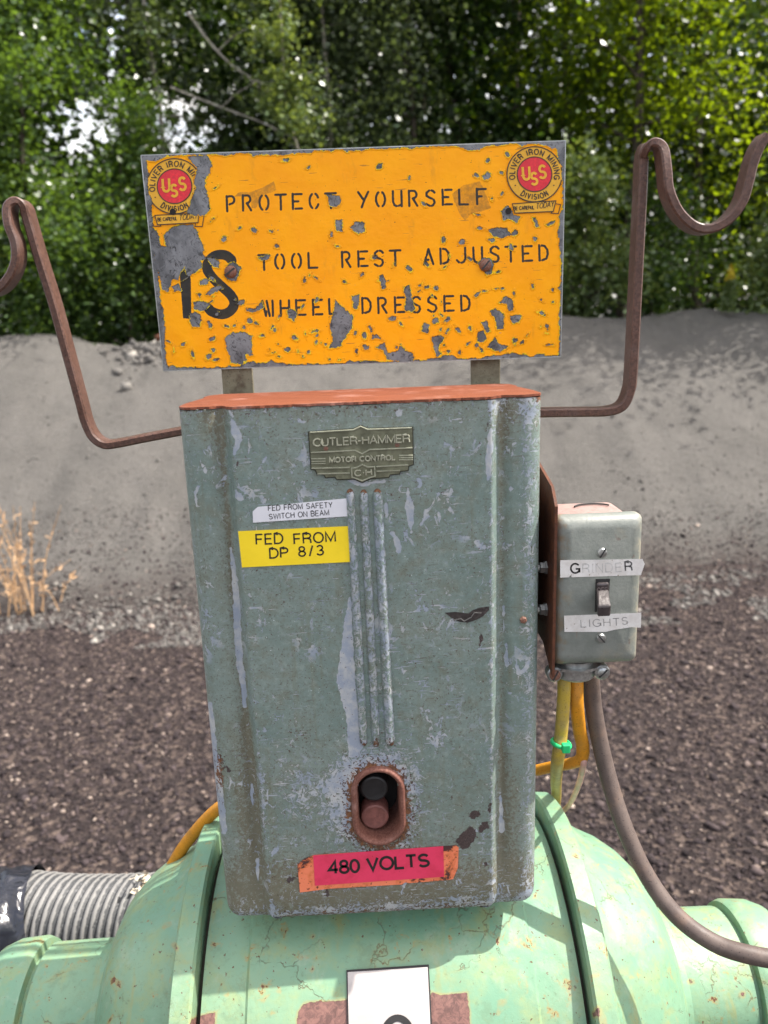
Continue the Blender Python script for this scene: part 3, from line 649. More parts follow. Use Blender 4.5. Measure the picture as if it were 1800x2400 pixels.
# dry grass clump at the left
c0 = PY([(40, 1400)], 3.72)[0]; c0[2] = .02
dg = thing('dry_grass_clump', tuple(c0), 'clump of dry straw coloured stalks standing on the gravel at the left edge', 'dry grass')
V = []; Fc = []
for i in range(24):
    b = c0+np.array([rng.normal(0, .08)+.02, rng.normal(0, .05), 0]); H = rng.uniform(.15, .66); L = rng.normal(0, .10)-.02
    q = catmull([b, b+(L*.3, .01, H*.5), b+(L, rng.normal(0, .05), H)], 5); v, f = tube(q, np.linspace(.0038, .0014, len(q)), 4)
    k = len(V); V += [tuple(a) for a in v]; Fc += [tuple(a+k for a in h) for h in f]
    for m in range(13):
        e = q[int(rng.uniform(.45, 1)*(len(q)-1))]; d = rng.normal(0, .02, 3)+np.array([.0, 0, .018]); k = len(V)
        V += [tuple(e), tuple(e+d*.6+np.array([.004, 0, -.004])), tuple(e+d), tuple(e+d*.6-np.array([.004, 0, -.004]))]; Fc.append((k, k+1, k+2, k+3))
mk('stalks', V, Fc, M['straw'], dg)
# weathered log lying on the crest by the rubble
q = catmull([(-1.80, 6.55, 1.50), (-1.62, 6.6, 1.545), (-1.40, 6.65, 1.53)], 5); v, f = tube(q, np.linspace(.03, .02, len(q)), 7)
o = mk('fallen_branch', v, f, M['brk'], None, True); tag(o, 'short reddish brown branch lying on the berm crest just left of the sign', 'branch')

# ------------------------------------------------------------------ grinder machine (green)
GR = thing('bench_grinder', (AX, AY, 0), 'mint green grinding machine with chipped paint under the control cabinet', 'grinding machine')
def revolve(name, prof, mat, nth=96, th0=0, th1=2*math.pi, peel=False, mod=None, sub=None, label=None):
    prof = np.array(prof, float); P = []
    for (a, b) in zip(prof[:-1], prof[1:]):
        m = max(1, int(np.hypot(*(b-a))/(sub or .02))); P += [a+(b-a)*k/m for k in range(m)]
    P = np.array(P+[prof[-1]]); th = np.linspace(th0, th1, nth, endpoint=False)
    X_, T_ = np.meshgrid(P[:, 0], th, indexing='ij'); R_ = np.repeat(P[:, 1][:, None], nth, 1)
    if mod is not None: R_ = mod(X_, T_, R_)
    V = np.stack([AX+X_, AY-np.cos(T_)*R_, AZ+np.sin(T_)*R_], -1).reshape(-1, 3)      # th=0 faces the camera, 90 deg is up
    at = None
    if peel:
        px = proj(V); d = np.minimum.reduce([sd_poly(px, q) for q in PEEL]+[sd_chain(px, q)+2.5 for q in PSPOT]); at = {'peel': 40+np.where(V[:, 1] < .06, np.clip(-d, -40, 40), -40)}
    o = mk(name, V, grid_faces(len(P), nth, True), mat, GR, attrs=at, label=label); smooth_angle(o, 32); return o
PSPOT = [[(647, 2318, 9), (652, 2326, 6)], [(615, 2346, 9)], [(686, 2340, 6)], [(735, 2196, 7)], [(728, 2268, 7), (729, 2276, 6)], [(1060, 2180, 5)], [(1150, 2250, 6)], [(1228, 2300, 7), (1232, 2322, 5)], [(640, 2372, 8)], [(590, 2255, 5)], [(1175, 2342, 8), (1185, 2352, 5)], [(1168, 2372, 7)], [(500, 2190, 6)], [(530, 2330, 8)], [(1215, 2345, 5)], [(760, 2212, 4)],
 [(1392, 2380, 6), (1404, 2366, 8), (1414, 2395, 9), (1416, 2440, 8)], [(1385, 2292, 5), (1402, 2288, 6)], [(408, 2215, 7), (412, 2222, 6)], [(386, 2172, 5), (398, 2165, 5)], [(167, 2278, 7), (172, 2284, 5)], [(380, 2290, 5)], [(1482, 2290, 5)], [(1620, 2300, 7)], [(1740, 2330, 9)]]
PEEL = [[(690, 2470), (697, 2375), (708, 2358), (722, 2345), (760, 2350), (820, 2343), (820, 2470)], [(1005, 2322), (1030, 2332), (1062, 2330), (1093, 2326), (1100, 2370), (1100, 2470), (1000, 2470)],
        [(440, 2470), (445, 2390), (470, 2382), (510, 2368), (505, 2392), (485, 2470)]]
revolve('motor_frame', [(-.146, .150), (-.1455, .159), (-.112, .159), (-.110, .1605), (.110, .1605), (.112, .159), (.1455, .159), (.146, .150)], M['mint'], 220, peel=True, sub=.006)
for s in (-1, 1):
    revolve('seam', [(s*.1455, .150), (s*.150, .150)], simple('seam_grime%d' % s, (.05, .045, .03), .9), 96, label='dark grimy seam' if s < 0 else None)
def bellmod(s):
    def f(X_, T_, R_):
        a = np.abs(X_); wgt = np.clip((a-.17)/.02, 0, 1)*np.clip((.252-a)/.02, 0, 1)
        lob = np.exp(-((T_-rad(150))/.35)**2)+np.exp(-((T_-rad(62))/.33)**2)*.8+np.exp(-((T_-rad(-10))/.4)**2)
        return R_+wgt*.012*lob*(1 if s < 0 else .8)
    return f
for s in (-1, 1):
    revolve('flange_ring', [(s*.1495, .148), (s*.1495, .173), (s*.1515, .1755), (s*.1655, .1745), (s*.1675, .172), (s*.169, .155)], M['mint'], 260, peel=True, sub=.004)
    revolve('end_bell', [(s*.168, .158), (s*.180, .146), (s*.193, .137), (s*.210, .129), (s*.225, .118), (s*.238, .104), (s*.246, .088), (s*.250, .074), (s*.255, .0655), (s*.262, .063)], M['mint'], 240, mod=bellmod(s), sub=.004, peel=True)
    revolve('bearing_housing', [(s*.258, .0635), (s*.318, .0625), (s*.320, .058), (s*.323, .058)], M['mint'], 160, peel=True, sub=.004)
    revolve('end_cap', [(s*.3225, .055), (s*.3235, .0665), (s*.329, .0685), (s*.350, .067), (s*.362, .062), (s*.372, .050), (s*.378, .03), (s*.379, .0005)], M['mint'], 90)
# pedestal beneath the motor (below the frame of the photograph, still standing on the ground)
p = MB(); p.prism([(-.12+AX, AY-.10, AZ-.10), (.12+AX, AY-.10, AZ-.10), (.12+AX, AY+.10, AZ-.10), (-.12+AX, AY+.10, AZ-.10)][::-1], [(-.19+AX, AY-.17, 0.02), (.19+AX, AY-.17, .02), (.19+AX, AY+.17, .02), (-.19+AX, AY+.17, .02)][::-1])
p.build('pedestal', M['mint'], GR, bevel=.01)
p = MB(); p.box((-.25+AX, AY-.22, 0.), (.25+AX, AY+.22, .03)); p.build('base_plate', M['mint'], GR, bevel=.006)
# mounting neck between motor and cabinet
p = MB(); p.box((-.070, .055, ZC-.445), (.070, .090, ZC-.389)); p.build('mounting_pad', M['mint'], GR)
# lifting lug on the motor's left bell
# white tag on the front of the drum
def strip(name, xa, xb, pa, pb, R, mat, parent, nx=6, ny=14, th=.0012, label=None):
    """thin plate bent round the drum; pa, pb = top and bottom pixel rows"""
    L = on_drum([(xa[0], pa[0]), (xb[0], pa[1])], R); L2 = on_drum([(xa[1], pb[0]), (xb[1], pb[1])], R)
    tt = lambda P: math.atan2(P[2]-AZ, -(P[1]-AY))
    V = []
    for off in (0, th):
        for i in range(ny):
            for j in range(nx):
                u, v = j/(nx-1), i/(ny-1)
                x = (1-v)*((1-u)*L[0][0]+u*L[1][0])+v*((1-u)*L2[0][0]+u*L2[1][0]); th_ = (1-v)*((1-u)*tt(L[0])+u*tt(L[1]))+v*((1-u)*tt(L2[0])+u*tt(L2[1]))
                V.append((x, AY-math.cos(th_)*(R+off), AZ+math.sin(th_)*(R+off)))
    m = nx*ny; gf = grid_faces(ny, nx); Fc = [tuple(q[::-1]) for q in gf]+[tuple(q+m) for q in gf]
    rim = [j for j in range(nx)]+[i*nx+nx-1 for i in range(1, ny)]+[(ny-1)*nx+j for j in range(nx-2, -1, -1)]+[i*nx for i in range(ny-2, 0, -1)]
    Fc += [(rim[k], rim[(k+1) % len(rim)], rim[(k+1) % len(rim)]+m, rim[k]+m) for k in range(len(rim))]
    return mk(name, V, Fc, mat, parent, label=label)
strip('tag_backing', (812, 817), (1005, 1016), (2274, 2261), (2500, 2490), .1607, M['ink'], GR)
wt = strip('tag', (815, 820), (1002, 1012), (2279, 2267), (2500, 2490), .1612, simple('white_tag_paint', (.44, .40, .385), .5, var=.16, sc=70), GR, label='white number tag')
l = [np.array([(932+34*math.cos(a), 2438+52*math.sin(a)) for a in np.linspace(0, 2*math.pi, 41)])]
def drum3d(px, off): return on_drum(px, .1626+off)
v, f = ribbons(l, 8.5, drum3d, .0002); mk('numeral', v, f, M['ink'], wt)

# ------------------------------------------------------------------ control cabinet
CB = thing('control_cabinet', (0, .05, ZC-.39), 'grey green motor control cabinet with rusty orange lid and push buttons', 'control box')
def front_y(x):
    a = np.abs(x); y = np.full_like(a, 0.)
    st = np.clip((a-.0838)/.0060, 0, 1); st = st*st*(3-2*st); y = -.0065*(1-st)
    y = y+.0026*np.exp(-((a-.0930)/.0035)**2)
    return y
xf = np.concatenate([np.linspace(-.108, -.094, 8), np.linspace(-.093, -.081, 15), np.arange(-.0795, .0800, .0015), np.linspace(.081, .093, 15), np.linspace(.094, .108, 8)])
ca = np.linspace(0, math.pi/2, 9)[1:]
prof = [(-.120, y) for y in np.linspace(.095, .02, 6)]+[(-.108-.012*math.sin(a), .012-.012*math.cos(a)) for a in ca[::-1]]
prof += list(zip(xf, front_y(xf)))+[(.108+.012*math.sin(a), .012-.012*math.cos(a)) for a in ca]+[(.120, y) for y in np.linspace(.02, .095, 6)]
prof = np.array(prof)
tn = np.gradient(prof, axis=0); tn /= np.linalg.norm(tn, axis=1)[:, None]; inn = np.stack([-tn[:, 1], tn[:, 0]], 1)     # inward normal
rows = [(-z, 0.) for z in np.arange(0, .3800, .0016)]
Rb = .0125; rows += [(-(.3810+Rb*math.sin(a)), Rb*(1-math.cos(a))) for a in np.linspace(0, math.pi/2, 7)]
V = []
for z, ins in rows:
    q = prof+inn*ins; q[:, 1] -= .0026*np.exp(-((np.abs(prof[:, 0])-.0930)/.0035)**2)*(prof[:, 1] < .012)*np.clip((-.335-z)/.035, 0, 1)
    q[:, 1] += np.where((np.abs(prof[:, 0]) < .09), .0030, 0)*np.clip((-.360-z)/.022, 0, 1)**2*np.clip((.09-np.abs(prof[:, 0]))/.006, 0, 1)
    q[:, 0] = np.sign(prof[:, 0])*np.minimum(np.abs(q[:, 0]), .120-ins)
    V.append(np.column_stack([q, np.full(len(q), ZC+z)]))
V = np.array(V); V[:, :, 2] += (.0012*vnoise(V[:, :, 0]*60, V[:, :, 0]*0+3, 2))*(np.arange(len(rows)) < 1)[:, None]
V[:, :, 1] += .0004*vnoise(V[:, :, 0]*25+5, V[:, :, 2]*25, 8)+.0002*vnoise(V[:, :, 0]*70+5, V[:, :, 2]*70, 18)
V = V.reshape(-1, 3); NCc = len(prof)
px = proj(V); jit = 5*vnoise(px[:, 0]/9, px[:, 1]/9, 11)+3*vnoise(px[:, 0]/4, px[:, 1]/4, 12)
BL = [[(541, 1285, 3), (548, 1330, 5), (552, 1380, 8), (556, 1460, 9), (562, 1560, 8), (570, 1600, 7), (573, 1655, 4)], [(590, 1840, 3), (592, 1885, 4)], [(603, 2015, 4), (605, 2065, 3)],
      [(955, 1145, 3), (960, 1190, 10), (963, 1220, 7), (965, 1245, 4)], [(920, 1250, 6), (930, 1265, 6), (935, 1290, 7)], [(545, 990, 5), (552, 1010, 11), (560, 1030, 8), (548, 1070, 2)],
      [(553, 1150, 3), (562, 1166, 10)], [(475, 1090, 4), (482, 1105, 4)], [(490, 1650, 6), (497, 1720, 8), (508, 1800, 9), (517, 1880, 9), (525, 1950, 6)],
      [(905, 1180, 5), (908, 1210, 4)], [(1150, 1010, 4), (1146, 1060, 8), (1144, 1120, 4)], [(935, 968, 9)], [(700, 985, 5), (712, 990, 4)], [(1200, 1145, 6)], [(1118, 1270, 6), (1125, 1285, 5)],
      [(990, 1415, 3), (1000, 1430, 5)], [(470, 1125, 3), (458, 1155, 4), (463, 1185, 3)], [(625, 1070, 2), (600, 1110, 2), (570, 1130, 1)], [(1180, 1420, 2), (1188, 1560, 4)], [(800, 1120, 4), (850, 1135, 6), (900, 1128, 3)], [(1172, 1860, 3), (1176, 1945, 6)]]
blue = np.minimum.reduce([sd_chain(px, b) for b in BL])
blue = np.minimum(blue, sd_poly(px, [(822, 1380), (828, 1500), (836, 1640), (850, 1750), (840, 1775), (815, 1775), (812, 1690), (800, 1640), (788, 1600), (795, 1560), (803, 1480)]))
blue = 1+np.clip(-(blue+jit)/8, -1, 1)
ov = sd_chain(px, [(886, 1857, 60), (889, 1926, 60)])
mott = np.clip(1-np.abs(ov-15)/70, 0, 1)*np.where(px[:, 1] < 1860, 1.1, .75)+np.clip(1-np.hypot((px[:, 0]-720)/190, (px[:, 1]-1860)/150), 0, 1)*.8+np.clip(1-np.abs(px[:, 1]-2130+.05*(px[:, 0]-900))/40, 0, 1)*.9
mott += np.clip(1-np.abs(px[:, 0]-1240)/40, 0, 1)*.7+np.clip(1-(px[:, 1]-(965-.04*(px[:, 0]-420)))/90, 0, 1)*.45+np.clip(1-np.abs(px[:, 0]-1163)/30, 0, 1)*.35
rust = np.clip(1-np.abs(ov-4)/45, 0, 1)*.75+np.clip(1-np.abs(px[:, 1]-2152+.055*(px[:, 0]-560))/22, 0, 1)*.6+np.clip(1-(px[:, 1]-(965-.04*(px[:, 0]-420)))/28, 0, 1)*.42
rust += np.clip(1-np.hypot((px[:, 0]-515)/22, (px[:, 1]-1810)/110), 0, 1)*.85+np.clip(1-np.abs(px[:, 0]-1262)/16, 0, 1)*.4+np.clip(1-np.hypot((px[:, 0]-700)/50, (px[:, 1]-1720)/60), 0, 1)*.4
dirt_shade = np.clip((px[:, 1]-1990)/150, 0, .85)+np.clip(1-np.hypot((px[:, 0]-1200)/45, (px[:, 1]-2110)/110), 0, 1)*.8+np.clip(1-np.hypot((px[:, 0]-900)/90, (px[:, 1]-1960)/120), 0, 1)*.4+np.clip(1-(px[:, 1]-970)/110, 0, 1)*.45
dirt_shade += np.clip(1-np.abs(px[:, 0]-(598+.05*(px[:, 1]-1900)))/22, 0, 1)*np.clip((px[:, 1]-1600)/300, 0, 1)*.6+np.clip(1-np.hypot((px[:, 0]-1010)/130, (px[:, 1]-1230)/160), 0, 1)*.35+np.clip((px[:, 1]-1650)/500, 0, .42)
ax_ = np.abs(V[:, 0]); dirt_shade += (.75*np.exp(-((ax_-.0925)/.0035)**2)+.35*np.exp(-((ax_-.100)/.006)**2))*np.where(V[:, 0] < 0, 1., .7)*(V[:, 1] < .012)  # shade of the valleys painted into the colour, on top of the dirt
mott += .45*np.exp(-((ax_-.0835)/.002)**2)*(V[:, 1] < .012)
DK = [[(1110, 1912, 12), (1118, 1908, 10)], [(1136, 1935, 12), (1130, 1945, 8)], [(1088, 1972, 20), (1102, 1955, 18)], [(1150, 1885, 7), (1148, 1900, 6)], [(1138, 2015, 3), (1140, 2030, 4)], [(555, 1080, 2), (557, 1090, 3)], [(1145, 985, 3), (1143, 1000, 3)], [(525, 1785, 5), (535, 1808, 6)], [(1283-190, 1208, 2)], [(770, 2068, 6), (765, 2100, 5)], [(678, 2063, 7), (690, 2056, 5)], [(1128, 1490, 6), (1125, 1512, 4)]]
dark = np.minimum.reduce([sd_chain(px, b) for b in DK]); dark = 1+np.clip(-(dark+jit*.8+2)/8, -1, 1)
Fc = grid_faces(len(rows), NCc)
cen = px[Fc].mean(1); side = V[Fc][:, :, 1].mean(1) > -.0 + .02
hole = (sd_chain(cen, [(886, 1855, 50), (889, 1928, 50)]) < 0) & ~side; Fc = Fc[~hole]
inr = Fc[:, 0] < 0
body = mk('cabinet_body', V, Fc[:, ::-1], M['cab'], CB, True, dict(blue=blue, mottle=mott, rust=rust, dirt_shade=dirt_shade, dark=dark))
b_ = MB(); q = [(x, y, ZC-.3925) for x, y in (prof+inn*.0115)[::4]]; b_.add(q, [tuple(range(len(q)))]); b_.build('bottom_panel', M['cab'], CB)
b_ = MB(); b_.box((-.1195, .0952, ZC-.39), (.1195, .0975, ZC-.002)); b_.build('back_panel', M['cab'], CB)
# lid, rust orange, front edge following the sheet
lf = [(x, y-.0006) for x, y in prof if y < .012 and abs(x) < .1205]; lf = lf[::2]
jag = [(.0006*math.sin(x*400)+.0005*math.sin(x*1100)) for x, y in lf]
top = [(x, y+j, ZC+.0006) for (x, y), j in zip(lf, jag)]+[(.1195, .030, ZC+.0006), (.1145, .068, ZC+.0006), (.1165, .073, ZC+.0006), (.1135, .088, ZC+.0008), (.106, .0965, ZC+.0006), (-.106, .0965, ZC+.0006), (-.1145, .088, ZC+.0006), (-.1165, .076, ZC+.0006), (-.1140, .070, ZC+.0006), (-.1195, .030, ZC+.0006)]
b_ = MB(); b_.prism([(x, y, z+.0012) for x, y, z in top][::-1], [(x, y, z-.0004) for x, y, z in top][::-1]); b_.build('lid', M['lid'], CB)
# three pressed ribs
for (xt, xb, yt, yb) in ((820, 853, 1145, 1748), (852, 882, 1147, 1750), (884, 915, 1145, 1748)):
    a = PY([(xt, yt), (xb, yb)], -.0063); q = np.array([a[0]+(a[1]-a[0])*t for t in np.concatenate([[0, .004, .01, .02], np.linspace(.03, .97, 24), [.98, .99, .996, 1]])])
    r = (.0029 if xt < 880 else .0034)*np.sqrt(np.clip(np.minimum(np.linspace(0, 1, len(q))*9, (1-np.linspace(0, 1, len(q)))*9), .05, 1)); v, f = tube(q, r, 12)
    pp = proj(v); rr_ = np.clip(1-np.abs(pp[:, 1]-1148)/16, 0, 1)*1.1+np.clip(1-np.abs(pp[:, 1]-1745)/25, 0, 1)*.8
    mk('rib', v, f, M['cab'], CB, True, dict(rust=rr_, mottle=np.full(len(v), .75), dirt_shade=np.zeros(len(v))))
# oval push-button opening
OC = PY([(887.5, 1891)], -.008)[0]
def stadium(r, k=16, c=(OC[0], OC[2]), hl=.0128):
    return [(c[0]+r*math.cos(a), c[1]+hl+r*math.sin(a)) for a in np.linspace(0, math.pi, k)]+[(c[0]+r*math.cos(a), c[1]-hl+r*math.sin(a)) for a in np.linspace(math.pi, 2*math.pi, k)]
rp = [(.0199, -.0061), (.0195, -.0082), (.0187, -.0096), (.0176, -.0100), (.0165, -.0096), (.0157, -.0084), (.0152, -.006), (.0149, .006), (.0147, .026)]
V = []; n = 32
for r, y in rp: V += [(x, y, z) for x, z in stadium(r)]
o = mk('button_rim', V, grid_faces(len(rp), n, True)[:, ::-1], M['rim'], CB, True)
b_ = MB(); b_.add([(x, .0250, z) for x, z in stadium(.0150)], [tuple(range(n))[::-1]]); b_.build('button_well', M['well'], CB)
for (bx, by, mt, lab) in ((877, 1848, 'black', 'black start button'), (879, 1914, 'redbtn', 'faded red stop button')):
    c = PY([(bx, by)], .002)[0]; b_ = MB(); b_.lathe(c+np.array([0, .013, 0]), (0, -1, 0), [(0, .0104), (.0120, .0104), (.0133, .0100), (.0138, .0088), (.0134, .0070), (.0136, .0005)], 32); b_.build('push_button', M[mt], CB, ang=30, label=lab)

def cab3(px, off): return PY(px, -.0067-off)
def decal(name, poly, y, th, mat, parent, label=None, bev=0):
    a = PY(poly, y); b = PY(poly, y-th); s = MB(); s.prism([tuple(q) for q in b][::1], [tuple(q) for q in a]); o = s.build(name, mat, parent, label=label, bevel=bev)
    bm_fix(o); return o
import bmesh
def bm_fix(o):
    bm = bmesh.new(); bm.from_mesh(o.data); bmesh.ops.recalc_face_normals(bm, faces=bm.faces[:]); bm.to_mesh(o.data); bm.free()
# nameplate: outline, steps, lettering
npb = [(724, 1012), (828, 1005), (845, 997), (862, 1004), (966, 1001), (968, 1088), (957, 1092), (956, 1102), (938, 1104), (936, 1110), (914, 1112), (911, 1118), (868, 1121), (849, 1130), (830, 1122), (790, 1123), (785, 1117), (764, 1119), (760, 1112), (744, 1110), (740, 1101), (730, 1099), (729, 1012)]
MNP = simple('nameplate_metal', (.175, .180, .120), .38, .35, var=.35, sc=160)
npl = decal('nameplate', npb[:-1], -.0062, .0022, MNP, CB)
decal('plate_shadow_gap', [((x-846)*1.02+846, (y-1062)*1.03+1062.5) for x, y in npb[:-1]], -.0062, .0008, simple('plate_grime_shade', (.05, .05, .035), .8), npl)  # dark ring painted for recess shade and grime round the nameplate
def np3(px, off): return PY(px, -.0084-off)
li = text_lines('CUTLER-HAMMER', (735, 1046), (960, 1036), 17, .16)+text_lines('MOTOR CONTROL', (773, 1084), (926, 1078), 11, .2)+text_lines('C*H', (832, 1116), (871, 1113), 13, .2)
v, f = ribbons(li, 1.9, np3, .0013, bev=.6); mk('embossed_lettering', v, f, simple('worn_emboss', (.55, .55, .43), .3, .3, sc=500), npl)
li = [[(726, 1014), (828, 1008), (845, 1000), (862, 1007), (965, 1003)], [(729, 1061), (832, 1056), (849, 1064), (866, 1054), (967, 1050)]]
li += [[(730, y), (763, y-.5)] for y in (1076, 1081.5, 1087)]+[[(935, y), (968, y-.5)] for y in (1068, 1073, 1078)]
li += [[(730, 1098), (820, 1096)], [(744, 1111), (820, 1109)], [(882, 1094), (957, 1090)], [(882, 1105), (938, 1103)], [(824, 1098), (836, 1096), (849, 1089), (862, 1095), (878, 1094), (879, 1116), (868, 1119), (849, 1127), (830, 1120), (825, 1119), (824, 1098)]]
v, f = ribbons(li, 1.9, np3, .0010, bev=.6); mk('raised_lines', v, f, simple('worn_line', (.42, .43, .33), .3, .3, sc=400), npl)
for c in ((764, 1051), (931, 1043)):
    c3 = PY([c], -.0080)[0]; s = MB(); s.lathe(c3, (0, -1, 0), [(0, .0016), (.0006, .0015), (.0009, .0008)], 12); s.build('rivet', M['screwr'], npl, ang=40)
# labels
wl = decal('white_label', [(593, 1225), (592, 1199), (604, 1188), (812, 1168), (815, 1210)], -.0068, .00035, M['white'], CB)
v, f = ribbons(text_lines('FED FROM SAFETY', (629, 1197), (779, 1189), 12, .22)+text_lines('SWITCH ON BEAM', (631, 1217), (771, 1207), 12, .22), .85, lambda p, o_: PY(p, -.00722-o_), .00005); mk('print', v, f, M['ink'], wl)
yl = decal('yellow_label', [(567, 1330), (558, 1245), (818, 1233), (823, 1317)], -.0068, .00035, M['yellow'], CB)
v, f = ribbons(text_lines('FED', (601, 1276), (663, 1273), 23, .22)+text_lines('FROM', (690, 1275), (786, 1269), 23, .22)+text_lines('DP', (633, 1308), (675, 1306), 22, .22)+text_lines('8/3', (701, 1304), (758, 1300), 22, .35), 1.85, lambda p, o_: PY(p, -.00722-o_), .00005); mk('print', v, f, M['ink'], yl)
def m_oldred():
    t = NT('old_orange_label', .5); n = t.noise(55, 5, .7, .5); z = t.noise(300, 4)
    c = t.mix(t.rng(n, .42, .56), (.62, .16, .06), (.80, .22, .11)); c = t.mix(t.rng(n, .46, .40), c, (.07, .030, .028)); c = t.mix(t.rng(z, .6, .7), c, (.12, .03, .02)); return t.out(c)
orl = decal('old_label', [(703, 2092), (697, 2026), (714, 2012), (736, 2004), (1068, 1981), (1075, 1986), (1073, 2035), (1062, 2060), (1054, 2062), (960, 2070), (950, 2068), (942, 2073), (770, 2083)], -.0068, .0004, m_oldred(), CB, label='scorched orange label')
for a, b in (((690, 1996), (700, 2030)), ((1078, 1975), (1082, 2068))): pass
def m_pink():
    t = NT('crimson_label', .45); n = t.noise(70, 5, .7); c = t.mix(t.rng(n, .4, .7), (.72, .045, .115), (.60, .035, .085)); c = t.mix(t.rng(t.noise(420, 3), .68, .74), c, (.30, .03, .05)); return t.out(c)
rl = decal('voltage_label', [(738, 2076), (734, 2005), (1039, 1983), (1041, 2055)], -.0073, .00025, m_pink(), CB)
v, f = ribbons(text_lines('480', (772, 2048), (842, 2043), 28, .16)+text_lines('VOLTS', (862, 2040), (1006, 2030), 28, .16), 3.0, lambda p, o_: PY(p, -.00765-o_), .00005); mk('print', v, f, M['ink'], rl)
# dent with torn bright metal, small hex screw
t3 = decal('torn_dent', [(1043, 1436), (1068, 1434), (1098, 1438), (1108, 1430), (1126, 1424), (1147, 1421), (1146, 1430), (1132, 1444), (1118, 1452), (1098, 1459), (1076, 1457), (1058, 1448)], -.0064, .0006, simple('dark_torn_metal', (.06, .05, .048), .5, .3, var=.5, sc=500), CB)
v, f = ribbons([[(1064, 1453), (1080, 1450), (1088, 1456), (1104, 1447), (1112, 1436), (1128, 1437)]], 1.2, lambda p, o_: PY(p, -.0071-o_), .0004, bev=.3); mk('bright_edge', v, f, M['steel'], t3)
c3 = PY([(1226, 1452)], 0.0003)[0]; s = MB(); s.lathe(c3, (0, -1, 0), [(-.001, .0026), (.0016, .0026), (.0022, .0018), (.0023, .0003)], 6); s.build('screw_head', M['screwr'], CB)

# ------------------------------------------------------------------ warning sign
lean, yaw = -.014, -.0183
SU = np.array([math.cos(yaw), math.sin(yaw), 0]); SV = np.array([0, math.sin(lean), math.cos(lean)]); SN = np.cross(SU, SV); SN /= np.linalg.norm(SN)   # SN faces the camera
SO = np.array([.0025, .115, .0199+ZC]); SW, SH = .3136, .1568
def sgn(px, off): return on_plane(px, SO, SN)+SN*off
SG = thing('warning_sign', (0, .12, ZC+.0199), 'chipped orange yellow metal warning sign with stencilled black lettering above the cabinet', 'sign')
nu, nv = 430, 216
U_, V_ = np.meshgrid(np.linspace(-SW/2, SW/2, nu), np.linspace(0, SH, nv)); P = SO+U_.reshape(-1, 1)*SU+V_.reshape(-1, 1)*SV
px = proj(P)
A1 = lambda q: [(300+x/2.765, 300+y/2.765) for x, y in q]
A2 = lambda q: [(800+x/2.765, 300+y/2.765) for x, y in q]
